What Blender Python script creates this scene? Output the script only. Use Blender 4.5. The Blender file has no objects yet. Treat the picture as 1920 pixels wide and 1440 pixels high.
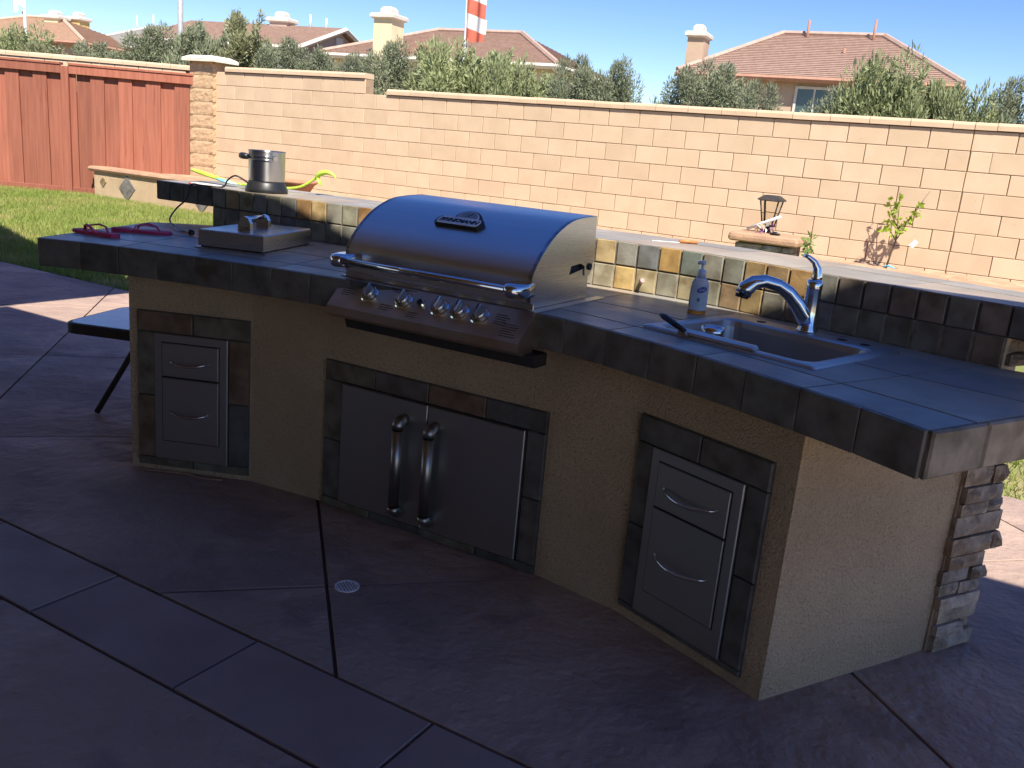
import bpy, math, random
import numpy as np
from mathutils import Vector, Matrix
random.seed(7); rng = np.random.default_rng(7)
R = math.radians
sc = bpy.context.scene
COL = sc.collection

# ---------------------------------------------------------------- camera
cam = bpy.data.cameras.new('camera'); cam_o = bpy.data.objects.new('camera', cam); COL.objects.link(cam_o)
P_, R_ = R(14.6), R(5.1)
Fw = Vector((0, math.cos(P_), -math.sin(P_))); Dn = Vector((0, -math.sin(P_), -math.cos(P_))); Xw = Vector((1, 0, 0))
rt = Xw*math.cos(R_) - Dn*math.sin(R_); dn = Xw*math.sin(R_) + Dn*math.cos(R_); up = -dn
m = Matrix((rt, up, -Fw)).transposed().to_4x4(); m.translation = (0, 0, 1.4)
cam_o.matrix_world = m
cam.sensor_width = 36; cam.lens = 31.5; cam.clip_start = .05; cam.clip_end = 2000
sc.camera = cam_o
# ---------------------------------------------------------------- sky and sun
SUN_EL, SUN_AZ = R(52), R(15)             # the sun stands behind the camera, a little to its right
to_sun = Vector((math.sin(SUN_AZ)*math.cos(SUN_EL), -math.cos(SUN_AZ)*math.cos(SUN_EL), math.sin(SUN_EL)))
w = bpy.data.worlds.new('World'); sc.world = w; w.use_nodes = True
nt = w.node_tree; bg = nt.nodes['Background']
sky = nt.nodes.new('ShaderNodeTexSky'); sky.sky_type = 'NISHITA'; sky.sun_disc = False
sky.sun_elevation = SUN_EL; sky.sun_rotation = math.pi - SUN_AZ
sky.air_density = 1.0; sky.dust_density = .0; sky.ozone_density = 2.6; sky.altitude = 1300
hsv = nt.nodes.new('ShaderNodeHueSaturation'); hsv.inputs['Saturation'].default_value = 1.25; hsv.inputs['Hue'].default_value = .518; nt.links.new(sky.outputs[0], hsv.inputs['Color'])
nt.links.new(hsv.outputs[0], bg.inputs[0]); bg.inputs[1].default_value = .088
sl = bpy.data.lights.new('sun', 'SUN'); so = bpy.data.objects.new('sun', sl); COL.objects.link(so)
sl.energy = 5.0; sl.angle = R(.53); sl.color = (1, .94, .84)
so.rotation_euler = to_sun.to_track_quat('Z', 'Y').to_euler()
sc.view_settings.view_transform = 'Standard'; sc.view_settings.look = 'None'
sc.view_settings.exposure = 1.0; sc.view_settings.gamma = 1; sc.view_settings.use_curve_mapping = False

# ---------------------------------------------------------------- frames and small maths
TH = R(-29.6)
ES = np.array([math.cos(TH), math.sin(TH)]); EN = np.array([-math.sin(TH), math.cos(TH)])
def H(s, n, z=None):
    p = ES*s + EN*n
    return p if z is None else np.array([p[0], p[1], z])
def v3(p, z): return np.array([p[0], p[1], z])
def clip(poly, a, b, c):                       # keep a*x + b*y <= c
    out = []
    for i in range(len(poly)):
        p, q = poly[i], poly[(i+1) % len(poly)]
        dp, dq = a*p[0]+b*p[1]-c, a*q[0]+b*q[1]-c
        if dp <= 0: out.append(p)
        if (dp < 0 < dq) or (dq < 0 < dp):
            t = dp/(dp-dq); out.append((p[0]+(q[0]-p[0])*t, p[1]+(q[1]-p[1])*t))
    return out
def area(poly): return .5*sum(poly[i][0]*poly[(i+1) % len(poly)][1]-poly[(i+1) % len(poly)][0]*poly[i][1] for i in range(len(poly)))
def clean(poly):
    o = []
    for p in poly:
        if not o or math.hypot(p[0]-o[-1][0], p[1]-o[-1][1]) > 1e-4: o.append(tuple(p))
    if len(o) > 1 and math.hypot(o[0][0]-o[-1][0], o[0][1]-o[-1][1]) < 1e-4: o.pop()
    return o
def inset(poly, d):                            # convex polygon
    if area(poly) < 0: poly = poly[::-1]
    out = list(poly)
    for i in range(len(poly)):
        p, q = poly[i], poly[(i+1) % len(poly)]
        ex, ey = q[0]-p[0], q[1]-p[1]; L = math.hypot(ex, ey)
        if L < 1e-6: continue
        nx, ny = ey/L, -ex/L                   # outward for ccw
        out = clip(out, nx, ny, nx*p[0]+ny*p[1]-d)
        if len(out) < 3: return []
    return clean(out)
def subtract(poly, hole):                      # convex minus convex -> convex pieces
    if area(hole) < 0: hole = hole[::-1]
    res = []; rest = list(poly)
    for i in range(len(hole)):
        p, q = hole[i], hole[(i+1) % len(hole)]
        ex, ey = q[0]-p[0], q[1]-p[1]; L = math.hypot(ex, ey); nx, ny = ey/L, -ex/L; c = nx*p[0]+ny*p[1]
        o = clean(clip(rest, -nx, -ny, -c))
        if len(o) > 2 and abs(area(o)) > 1e-6: res.append(o)
        rest = clip(rest, nx, ny, c)
        if len(rest) < 3: break
    return res
def spline(pts, n):
    P = [np.array(p, float) for p in pts]; P = [2*P[0]-P[1]] + P + [2*P[-1]-P[-2]]; out = []
    for i in range(1, len(P)-2):
        for k in range(n):
            t = k/n; a, b, c_, d = P[i-1], P[i], P[i+1], P[i+2]
            out.append(.5*(2*b+(c_-a)*t+(2*a-5*b+4*c_-d)*t*t+(3*b-a-3*c_+d)*t**3))
    out.append(P[-2]); return out
class Line:                                    # polyline by arc length
    def __init__(s, pts):
        s.p = np.array(pts, float); s.d = np.r_[0, np.cumsum(np.linalg.norm(np.diff(s.p, axis=0), axis=1))]; s.L = s.d[-1]
    def at(s, t): return np.array([np.interp(t, s.d, s.p[:, k]) for k in range(s.p.shape[1])])

# ---------------------------------------------------------------- mesh helpers
class MB:
    def __init__(s): s.v = []; s.f = []; s.sm = []
    def add(s, vs, fs, smooth=False):
        o = len(s.v); s.v += [tuple(map(float, p)) for p in vs]; s.f += [tuple(i+o for i in f) for f in fs]; s.sm += [smooth]*len(fs); return s
    def rings(s, rings, cap0=True, cap1=True, smooth=False, closed=True):
        n = len(rings[0]); vs = [p for r in rings for p in r]; fs = []
        for i in range(len(rings)-1):
            for j in range(n if closed else n-1):
                k = (j+1) % n; fs.append((i*n+j, i*n+k, (i+1)*n+k, (i+1)*n+j))
        s.add(vs, fs, smooth)
        o = len(s.v)-len(vs)
        if cap0: s.f.append(tuple(o+j for j in range(n))[::-1]); s.sm.append(False)
        if cap1: s.f.append(tuple(o+(len(rings)-1)*n+j for j in range(n))); s.sm.append(False)
        return s
    def prism(s, poly, z0, z1, ch=0):
        if area(poly) < 0: poly = poly[::-1]
        rr = [[(x, y, z0) for x, y in poly]]
        if ch:
            q = inset(poly, ch)
            if len(q) == len(poly):            # keep ring correspondence
                k = min(range(len(q)), key=lambda i: (q[i][0]-poly[0][0])**2+(q[i][1]-poly[0][1])**2); q = q[k:]+q[:k]
                rr += [[(x, y, z1-ch) for x, y in poly], [(x, y, z1) for x, y in q]]
                return s.rings(rr)
        rr.append([(x, y, z1) for x, y in poly]); return s.rings(rr)
    def slab(s, o, U, V, N, wd, ht, t, ch=0):  # box: corner o, sides U*wd V*ht, front face at N*t, chamfered front
        o, U, V, N = map(lambda a: np.array(a, float), (o, U, V, N))
        def ring(d, i): return [o+U*i+V*i+N*d, o+U*(wd-i)+V*i+N*d, o+U*(wd-i)+V*(ht-i)+N*d, o+U*i+V*(ht-i)+N*d]
        rr = [ring(0, 0), ring(t-ch, 0)] + ([ring(t, ch)] if ch else [])
        if np.dot(np.cross(U, V), N) < 0: rr = [r[::-1] for r in rr]
        return s.rings(rr)
    def box(s, x0, x1, y0, y1, z0, z1, ch=0): return s.prism([(x0, y0), (x1, y0), (x1, y1), (x0, y1)], z0, z1, ch)
    def tube(s, pts, rad, n=12, smooth=True, flat=1.0):
        P = [np.array(p, float) for p in pts]; rads = rad if hasattr(rad, '__len__') else [rad]*len(P); rr = []; u = None
        for i, p in enumerate(P):
            t = P[min(i+1, len(P)-1)]-P[max(i-1, 0)]; t /= np.linalg.norm(t)
            if u is None: u = np.cross(t, (0, 0, 1) if abs(t[2]) < .9 else (1, 0, 0))
            u = u-t*np.dot(u, t); u /= np.linalg.norm(u); b = np.cross(t, u)
            rr.append([p+(u*math.cos(a)+b*math.sin(a)*flat)*rads[i] for a in np.linspace(0, 2*math.pi, n, endpoint=False)])
        return s.rings(rr, smooth=smooth)
    def lathe(s, prof, cx, cy, n=32, smooth=True, cap0=True, cap1=True):
        return s.rings([[(cx+r*math.cos(a), cy+r*math.sin(a), z) for a in np.linspace(0, 2*math.pi, n, endpoint=False)] for r, z in prof], cap0, cap1, smooth)
    def build(s, name, mat, parent=None, color=None):
        me = bpy.data.meshes.new(name); me.from_pydata(s.v, [], s.f); me.polygons.foreach_set('use_smooth', s.sm); me.update()
        return link(name, me, mat, parent, color)
def link(name, me, mat=None, parent=None, color=None):
    if mat and not me.materials: me.materials.append(mat)
    o = bpy.data.objects.new(name, me); COL.objects.link(o)
    if parent: o.parent = parent; o.matrix_parent_inverse = Matrix.Translation(-WL[parent.name])
    WL[o.name] = Vector((0, 0, 0))
    if color: o.color = (*color[:3], 1)
    return o
WL = {}
def thing(name, label, cat, loc=(0, 0, 0), group=None):
    o = bpy.data.objects.new(name, None); COL.objects.link(o); o.location = loc; o.empty_display_size = .1; WL[o.name] = Vector(loc)
    return tag(o, label, cat, group)
def tag(o, label=None, cat=None, group=None, kind=None):
    for k, v in (('label', label), ('category', cat), ('group', group), ('kind', kind)):
        if v: o[k] = v
    return o
def fast_mesh(name, V, F, mat, parent=None, smooth=False):   # V (n,3)  F (m,k) numpy
    me = bpy.data.meshes.new(name); k = F.shape[1]
    me.vertices.add(len(V)); me.vertices.foreach_set('co', V.astype(np.float32).ravel())
    me.loops.add(F.size); me.loops.foreach_set('vertex_index', F.astype(np.int32).ravel())
    me.polygons.add(len(F)); me.polygons.foreach_set('loop_start', np.arange(0, F.size, k, dtype=np.int32)); me.update(calc_edges=True); me.validate()
    return link(name, me, mat, parent)
def text_mesh(name, body, size, mat, parent, mw, shear=0, extrude=.0006, bold=0, sx=1):
    cu = bpy.data.curves.new(name, 'FONT'); cu.body = body; cu.size = size; cu.align_x = 'CENTER'; cu.align_y = 'CENTER'; cu.shear = shear; cu.extrude = extrude; cu.offset = bold
    t = bpy.data.objects.new(name, cu); COL.objects.link(t)
    me = bpy.data.meshes.new_from_object(t.evaluated_get(bpy.context.evaluated_depsgraph_get())); bpy.data.objects.remove(t); bpy.data.curves.remove(cu)
    me.transform(mw @ Matrix.Diagonal((sx, 1, 1, 1))); return link(name, me, mat, parent)

# ---------------------------------------------------------------- materials
MATS = {}
def M(name, col, rough=.6, metal=0., col2=None, scale=8., detail=6., lo=.35, hi=.65, bump=0., bscale=60., bdist=.01, objcol=False, stretch=(1, 1, 1),
      rvar=0., spec=.5, aniso=0., trans=0., coat=0., randv=0., emit=None, bump2=None, btype=None, alpha_trans=0., ior=1.45, fleck=None):
    if name in MATS: return MATS[name]
    mt = bpy.data.materials.new(name); mt.use_nodes = True; t = mt.node_tree; N = t.nodes; L = t.links.new; b = N['Principled BSDF']; MATS[name] = mt
    tc = N.new('ShaderNodeTexCoord'); oi = N.new('ShaderNodeObjectInfo')
    mul = N.new('ShaderNodeMath'); mul.operation = 'MULTIPLY'; mul.inputs[1].default_value = 37.; L(oi.outputs['Random'], mul.inputs[0])
    add = N.new('ShaderNodeVectorMath'); add.operation = 'ADD'; L(tc.outputs['Object'], add.inputs[0]); L(mul.outputs[0], add.inputs[1])
    mp = N.new('ShaderNodeMapping'); mp.inputs['Scale'].default_value = stretch; L(add.outputs[0], mp.inputs[0])
    n1 = N.new('ShaderNodeTexNoise'); n1.inputs['Scale'].default_value = scale; n1.inputs['Detail'].default_value = detail; L(mp.outputs[0], n1.inputs['Vector'])
    mr = N.new('ShaderNodeMapRange'); mr.inputs[1].default_value = lo; mr.inputs[2].default_value = hi; L(n1.outputs['Fac'], mr.inputs[0])
    mx = N.new('ShaderNodeMix'); mx.data_type = 'RGBA'; L(mr.outputs[0], mx.inputs['Factor'])
    c1 = (*col, 1); c2 = (*(col2 or tuple(x*.8 for x in col)), 1)
    mx.inputs['A'].default_value = c1; mx.inputs['B'].default_value = c2; out = mx.outputs['Result']
    if fleck:
        n3 = N.new('ShaderNodeTexNoise'); n3.inputs['Scale'].default_value = fleck[0]; n3.inputs['Detail'].default_value = 3; L(mp.outputs[0], n3.inputs['Vector'])
        r3 = N.new('ShaderNodeMapRange'); r3.inputs[1].default_value = fleck[1]; r3.inputs[2].default_value = fleck[1]+.06; r3.inputs[4].default_value = fleck[3]; L(n3.outputs['Fac'], r3.inputs[0])
        m3 = N.new('ShaderNodeMix'); m3.data_type = 'RGBA'; L(r3.outputs[0], m3.inputs['Factor']); L(out, m3.inputs['A']); m3.inputs['B'].default_value = (*fleck[2], 1); out = m3.outputs['Result']
    if objcol:
        mm = N.new('ShaderNodeMix'); mm.data_type = 'RGBA'; mm.blend_type = 'MULTIPLY'; mm.inputs['Factor'].default_value = 1; L(out, mm.inputs['A']); L(oi.outputs['Color'], mm.inputs['B']); out = mm.outputs['Result']
    if randv:
        hs = N.new('ShaderNodeHueSaturation'); rr = N.new('ShaderNodeMapRange'); rr.inputs[3].default_value = 1-randv; rr.inputs[4].default_value = 1+randv
        L(oi.outputs['Random'], rr.inputs[0]); L(rr.outputs[0], hs.inputs['Value']); L(out, hs.inputs['Color']); out = hs.outputs['Color']
    L(out, b.inputs['Base Color'])
    b.inputs['Roughness'].default_value = rough; b.inputs['Metallic'].default_value = metal; b.inputs['Specular IOR Level'].default_value = spec; b.inputs['IOR'].default_value = ior
    if rvar:
        r2 = N.new('ShaderNodeMapRange'); r2.inputs[3].default_value = rough-rvar; r2.inputs[4].default_value = rough+rvar; L(mr.outputs[0], r2.inputs[0]); L(r2.outputs[0], b.inputs['Roughness'])
    if aniso: b.inputs['Anisotropic'].default_value = aniso
    if coat: b.inputs['Coat Weight'].default_value = coat; b.inputs['Coat Roughness'].default_value = .15
    if alpha_trans: b.inputs['Transmission Weight'].default_value = alpha_trans
    nrm = None
    for bs, bsc, bd in ([(bump, bscale, bdist)] if bump else []) + ([bump2] if bump2 else []):
        n2 = N.new('ShaderNodeTexNoise'); n2.inputs['Scale'].default_value = bsc; n2.inputs['Detail'].default_value = 5
        if btype and bs == bump: n2.noise_type = btype; n2.inputs['Detail'].default_value = 4
        L(mp.outputs[0], n2.inputs['Vector'])
        bp = N.new('ShaderNodeBump'); bp.inputs['Strength'].default_value = bs; bp.inputs['Distance'].default_value = bd; L(n2.outputs['Fac'], bp.inputs['Height'])
        if nrm: L(nrm, bp.inputs['Normal'])
        nrm = bp.outputs[0]
    if nrm: L(nrm, b.inputs['Normal'])
    if trans:
        tr = N.new('ShaderNodeBsdfTranslucent'); L(out, tr.inputs['Color']); ms = N.new('ShaderNodeMixShader'); ms.inputs[0].default_value = trans
        L(b.outputs[0], ms.inputs[1]); L(tr.outputs[0], ms.inputs[2]); L(ms.outputs[0], N['Material Output'].inputs[0])
    return mt
m_block = M('tan_block', (.60, .44, .295), .9, col2=(.54, .39, .255), scale=3, randv=.045, bump=.5, bscale=180, bdist=.004, fleck=(60, .66, (.36, .23, .13), .5))
m_split = M('split_block', (.57, .39, .235), .95, col2=(.47, .30, .17), scale=14, bump=.6, bscale=22, bdist=.02, bump2=(.5, 70, .01))
m_mortar = M('block_mortar', (.36, .25, .16), .95, scale=20)
m_capw = M('pilaster_cap', (.74, .68, .58), .8, col2=(.62, .55, .46), scale=6, bump=.3, bscale=60)
m_fence = M('stained_cedar', (.32, .112, .068), .75, col2=(.23, .074, .043), scale=2.2, stretch=(14, 14, .7), detail=8, lo=.3, hi=.72, randv=.2, bump=.35, bscale=8, bdist=.006, fleck=(1.6, .68, (.16, .04, .02), .7))
m_stucco = M('tan_stucco', (.66, .48, .295), .95, col2=(.53, .38, .23), scale=2.2, bump=1., bscale=110, bdist=.016, bump2=(.8, 260, .007), fleck=(150, .58, (.33, .24, .14), .55))
m_slate = M('slate_tile', (1, .98, .94), .52, objcol=True, col2=(.55, .5, .43), scale=14, detail=10, rvar=.1, bump=.5, bscale=16, bdist=.006, bump2=(.3, 90, .002), fleck=(7, .62, (.48, .36, .22), .55))
m_top = M('counter_slate', (.35, .32, .27), .38, objcol=True, col2=(.23, .215, .19), scale=5, detail=12, rvar=.09, bump=.5, bscale=9, bdist=.008, bump2=(.35, 45, .003), lo=.3, hi=.7)
m_grout = M('tile_grout', (.46, .37, .27), .9, col2=(.24, .2, .16), scale=30)
m_gdark = M('edge_grout', (.11, .095, .08), .9, scale=30)
m_conc = M('stamped_concrete', (.41, .295, .23), .62, col2=(.29, .205, .17), scale=1.6, detail=12, rvar=.12, bump=.75, bscale=6.5, bdist=.035, bump2=(.6, 34, .012), fleck=(3.1, .56, (.22, .155, .135), .6))
m_band = M('band_concrete', (.36, .262, .22), .6, col2=(.28, .2, .175), scale=3, rvar=.08, bump=.35, bscale=30, bdist=.006)
m_joint = M('patio_joint', (.14, .085, .06), .95, scale=20)
m_stone = M('ledge_stone', (1, 1, 1), .85, objcol=True, col2=(.6, .56, .52), scale=14, bump=.9, bscale=26, bdist=.02, bump2=(.5, 110, .006))
m_steel = M('brushed_steel', (.60, .59, .575), .3, 1., col2=(.53, .52, .51), scale=3, stretch=(2, 2, 120), rvar=.04, bump=.04, bscale=40, bdist=.001)
m_steel_d = M('drawer_steel', (.46, .45, .43), .45, 1., col2=(.45, .44, .43), scale=3, stretch=(2, 2, 90), bump=.04, bscale=40, bdist=.001)
m_hood = M('hood_steel', (.72, .71, .70), .36, 1., col2=(.69, .685, .675), scale=2.5, stretch=(1, 1, 60), rvar=.015)
m_panel = M('soiled_steel', (.66, .55, .45), .46, 1., col2=(.45, .31, .2), scale=7, rvar=.08, lo=.3, hi=.75)
m_chrome = M('chrome', (.72, .72, .73), .1, 1., scale=5)
m_black = M('black_plastic', (.018, .018, .02), .4, scale=20)
m_iron = M('black_iron', (.02, .02, .02), .7, scale=20, col2=(.04, .03, .025))
m_leaf = {}
def leafmat(name, c, c2, tr=.3): return M(name, c, .55, col2=c2, scale=1.2, lo=.3, hi=.7, trans=tr, randv=.12, spec=.3)
m_bark = M('bark', (.13, .095, .07), .9, bump=.6, bscale=30)
m_soil = M('planter_soil', (.46, .31, .2), .95, col2=(.34, .22, .14), scale=6, bump=.8, bscale=25, bdist=.03)
m_dirt = M('open_ground', (.30, .24, .16), .95, col2=(.22, .19, .11), scale=.4, bump=.5, bscale=4)
m_turf = M('turf_soil', (.15, .17, .05), .95, col2=(.3, .24, .12), scale=1.6, lo=.45, hi=.75)

# ================================================================ THE SETTING
g = MB().box(-700, 700, -300, 900, -.6, -.12).build('ground', m_dirt); tag(g, kind='structure')
# patio: stamped panels over a dark bed, joints left open
PATIO_N = 4.75
bed = MB().prism([tuple(H(*q)) for q in ((-13, -3.6), (7, -3.6), (7, PATIO_N), (-13, PATIO_N))], -.11, -.012).build('patio', m_joint); tag(bed, kind='structure')
def sn_cells(poly, lines):
    cells = [poly]
    for a, b, c in lines:
        new = []
        for p in cells:
            for q in (clip(p, a, b, c), clip(p, -a, -b, -c)):
                q = clean(q)
                if len(q) > 2 and abs(area(q)) > 1e-3: new.append(q)
        cells = new
    return cells
def patio_panels(poly, lines, gap, mat):
    for cell in sn_cells(poly, lines):
        q = inset(cell, gap)
        if len(q) < 3: continue
        MB().prism([tuple(H(*p)) for p in q], -.05, random.uniform(-.0015, .0015), .0022).build('panel', mat, bed)
diag = [(-1, 1, 3.75+2.1*k) for k in range(-6, 8)] + [(1, 1, .25+2.1*k) for k in range(-7, 6)]
patio_panels([(-13, 1.64), (7, 1.64), (7, PATIO_N), (-13, PATIO_N)], diag, .0055, m_conc)
patio_panels([(-13, 1.344), (7, 1.344), (7, 1.64), (-13, 1.64)], [(1, 0, -2.29+.61*k) for k in range(-17, 16)], .0045, m_band)
patio_panels([(-13, -3.6), (7, -3.6), (7, 1.344), (-13, 1.344)], diag, .0055, m_conc)
# lawn
LZ = lambda n: -.02+.09*max(0, min(1, (n-5.2)/3.2))
ls = [(-22, 4.75), (-22, 5.2), (-22, 8.4), (-22, 12.6)]
mb = MB(); rr = [[v3(H(s, n), LZ(n)-.015) for s in (-24, 12)] for n in (4.76, 5.2, 6.8, 8.4, 14)]
mb.rings(rr, False, False, closed=False); lawn = mb.build('lawn', m_turf); tag(lawn, kind='structure')
def blades(regions, name, mat, label):
    Vs = []; 
    for (s0, s1, n0, n1, cnt, hh, ww) in regions:
        s = rng.uniform(s0, s1, cnt); n = rng.uniform(n0, n1, cnt)
        px = ES[0]*s+EN[0]*n; py = ES[1]*s+EN[1]*n; z = -.03+.09*np.clip((n-5.2)/3.2, 0, 1)
        thin = np.sin(s*1.7+1.3)*np.sin(n*2.1+s*.6)+rng.normal(0, .35, cnt); keep = thin > -.95
        px, py, z = px[keep], py[keep], z[keep]; k = len(px)
        a = rng.uniform(0, 2*np.pi, k); h = hh*rng.uniform(.55, 1.3, k); ln = h*rng.uniform(.1, .8, k); la = rng.uniform(0, 2*np.pi, k); wv = ww*rng.uniform(.7, 1.3, k)
        base = np.stack([px, py, z], 1); side = np.stack([np.cos(a)*wv, np.sin(a)*wv, 0*a], 1); tip = base+np.stack([np.cos(la)*ln, np.sin(la)*ln, h], 1)
        Vs.append(np.stack([base-side, base+side, tip], 1).reshape(-1, 3))
    V = np.concatenate(Vs); F = np.arange(len(V)).reshape(-1, 3)
    o = fast_mesh(name, V, F, mat); tag(o, label, 'grass', kind='stuff')
m_grass = M('grass_blades', (.22, .31, .06), .6, col2=(.36, .37, .12), scale=1.1, lo=.35, hi=.7, trans=.35, spec=.3, fleck=(2.2, .6, (.5, .43, .2), .6))
blades([(-15.5, -4.2, 4.78, 9.5, 150000, .06, .0055), (-1.5, 4, 4.78, 7.5, 42000, .055, .005)], 'grass', m_grass, 'short mown lawn grass between the patio and the block wall')
# ---------------------------------------------------------------- block wall
WN = 10.44
ES3, EN3, UZ = np.array([*ES, 0]), np.array([*EN, 0]), np.array([0, 0, 1.])
def block_mesh(name, wd, ht, t, ch, mat, U=ES3, N=-EN3):
    mb = MB().slab(np.zeros(3), U, UZ, N, wd, ht, t, ch); me = bpy.data.meshes.new(name); me.from_pydata(mb.v, [], mb.f); me.materials.append(mat); return me
def put(me, name, parent, loc):
    o = bpy.data.objects.new(name, me); COL.objects.link(o); o.parent = parent; o.matrix_parent_inverse = Matrix.Translation(-WL[parent.name]); o.location = loc; return o
G = .0065
S0 = -4.093; BL = .406; BH = .2035
wall = thing('block_wall', 'long tan concrete block wall with rounded cap across the back of the yard', 'wall', tuple(H(-5, WN, 0)))
ZT = 1.788+BH
MB().slab(H(-12.1, WN+.012, 0), ES3, UZ, EN3, 13.4, 1.99, .14).build('mortar', m_mortar, wall)
MB().slab(H(-12.1, WN+.013, 1.98), ES3, UZ, EN3, 3.36, .21, .138).build('mortar', m_mortar, wall)
full = block_mesh('block', BL-G*1.4, BH-G, .05, .0035, m_block); half = block_mesh('half_block', BL/2-G*1.4, BH-G, .05, .0035, m_block)
JOINT = S0+8*BL
for r in range(-1, 8):
    z = ZT-BH*(r+1); off = 0 if r % 2 == 0 else BL/2
    s = S0-BL*20-off
    while s < 1.25:
        e = s+BL
        if -12.3 < s:
            if r == -1 and e > -8.68: s = e; continue
            d = random.uniform(-.0025, .0025)
            if s < JOINT-.01 < JOINT+.01 < e:
                put(half, 'block', wall, H(s+G*.7, WN+.05+d, z)); put(half, 'block', wall, H(JOINT+G*1.6, WN+.05+d, z))
            else: put(full, 'block', wall, H(s+G*.7, WN+.05+d, z))
        s = e
def cap_mesh(wd):
    prof = [(-.025, 0), (-.025, .045), (-.016, .066), (.0, .074), (.16, .074), (.185, .06), (.185, 0)]
    mb = MB(); mb.rings([[np.array(EN3)*a+UZ*b+ES3*x for a, b in prof] for x in (0, wd)]); me = bpy.data.meshes.new('cap'); me.from_pydata(mb.v, [], mb.f); me.materials.append(m_block); return me
cf, chf = cap_mesh(BL-.006), cap_mesh(BL/2-.006)
s = S0-BL*19-BL/2
while s < 1.25:
    if s > -12.0:
        hi_ = s+BL < -8.5; z = ZT+(BH if hi_ else 0)+.003
        if s < JOINT-.01 < JOINT+.01 < s+BL: put(chf, 'cap', wall, H(s+.003, WN, z)); put(chf, 'cap', wall, H(JOINT+.004, WN, z))
        elif not (s < -8.62 and s+BL > -8.5): put(cf, 'cap', wall, H(s+.003, WN, z+random.uniform(0, .003)))
    s += BL
# wall run behind the timber fence
wall2 = thing('block_wall', 'tan block wall rising just above the red timber fence', 'wall', (-8.5, 15.5, 0))
d2 = np.array([-4.2, .32]); d2 /= np.linalg.norm(d2); D2 = np.array([-d2[0], -d2[1], 0]); N2 = np.array([-d2[1], d2[0], 0])*1.0
if N2[1] > 0: N2 = -N2
o2 = np.array([-5.55, 15.36]) + d2*5.4
MB().slab(v3(o2-N2[:2]*.02, 0), D2, UZ, -N2, 5.4, 2.19, .14).build('mortar', m_mortar, wall2)
b2 = block_mesh('block', BL-G*1.4, BH-G, .05, .0035, m_block, D2, N2)
for r in range(3):
    for i in range(13): put(b2, 'block', wall2, v3(o2+D2[:2]*(i*BL+(BL/2 if r % 2 else 0)-.1)-N2[:2]*.045, ZT+BH*(1-r)-BH))
mbx = MB(); prof = [(-.025, 0), (-.025, .045), (-.016, .066), (0, .074), (.16, .074), (.185, .06), (.185, 0)]
mbx.rings([[-N2*a+UZ*b+D2*x for a, b in prof] for x in (0, BL-.006)]); cm2 = bpy.data.meshes.new('cap'); cm2.from_pydata(mbx.v, [], mbx.f); cm2.materials.append(m_block)
for i in range(13): put(cm2, 'cap', wall2, v3(o2+D2[:2]*(i*BL+.05), ZT+BH+.003+random.uniform(0, .003)))
# split-face pilaster
pil = thing('wall_pilaster', 'split-face block pilaster with pale cap where the fence meets the wall', 'pilaster', tuple(H(-12.08, 10.3, 0)))
def rough_block(s0, s1, n0, n1, z0, z1, mat, parent, name, amp=.012, color=None):
    n = 5; mb = MB()
    def grid(o, U, V, N, wd, ht):
        vs = []; fs = []
        for i in range(n+1):
            for j in range(n+1):
                e = 0 if (i in (0, n) or j in (0, n)) else 1
                vs.append(o+U*wd*i/n+V*ht*j/n+N*(random.uniform(.2, 1)*amp*e))
        for i in range(n):
            for j in range(n): a = i*(n+1)+j; fs.append((a, a+n+1, a+n+2, a+1))
        mb.add(vs, fs)
    A = H(s0, n0, z0); grid(A, ES3, UZ, -EN3, s1-s0, z1-z0); grid(H(s1, n0, z0), EN3, UZ, ES3, n1-n0, z1-z0); grid(H(s0, n1, z0), -EN3, UZ, -ES3, n1-n0, z1-z0)
    mb.slab(H(s0, n0, z0), ES3, EN3, UZ, s1-s0, n1-n0, z1-z0); return mb.build(name, mat, parent, color)
for k in range(12):
    zb = ZT+BH*2-.07-BH*(k+1); rough_block(-12.36, -11.82, 10.375, 10.72, zb+.004, zb+BH-.002, m_split, pil, 'block', .009)
zc = ZT+BH*2-.07
mb = MB(); c0 = [(-12.44, 10.28), (-11.72, 10.28), (-11.72, 10.81), (-12.44, 10.81)]
mb.rings([[H(s, n, zc) for s, n in c0], [H(s, n, zc+.05) for s, n in c0], [H(*(np.array([-12.07, 10.53])+(np.array(q)-[-12.07, 10.53])*.7), zc+.095) for q in c0]]); mb.build('cap', m_capw, pil)
# ---------------------------------------------------------------- timber fence
fen = thing('timber_fence', 'red-brown stained board fence with top rail in the far left corner', 'fence', (-7, 15.1, 0))
FY = 15.13; X3, Y3 = np.array([1., 0, 0]), np.array([0, 1., 0])
def fb(name, x0, x1, yf, t, z0, z1, ch=.004): return MB().slab((x0, yf+t, z0), X3, UZ, -Y3, x1-x0, z1-z0, t, ch).build(name, m_fence, fen)
x = -11.2; k = 0
while x < -5.6:
    wd = random.uniform(.215, .25)
    if x+wd > -5.5: wd = -5.5-x
    yf = FY if k % 2 else FY+.034
    lean = random.uniform(-.006, .006)
    o = MB().slab((x-(0 if k % 2 else .02), yf+.02, .02), X3+UZ*0, UZ+X3*lean, -Y3, wd+(0 if k % 2 else .04), 2.0, .02, .003).build('board', m_fence, fen)
    x += wd; k += 1
fb('post', -7.70, -7.58, FY-.055, .05, .0, 2.08); fb('post', -5.53, -5.46, FY-.03, .06, 0, 2.1); fb('post', -11.3, -11.2, FY-.05, .08, 0, 2.1)
for a, b in ((-11.2, -7.705), (-7.575, -5.535)):
    fb('top_rail', a, b, FY-.045, .04, 1.965, 2.095); fb('top_cap', a, b, FY-.06, .12, 2.098, 2.135); fb('bottom_rail', a, b, FY-.04, .035, .03, .17)
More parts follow.
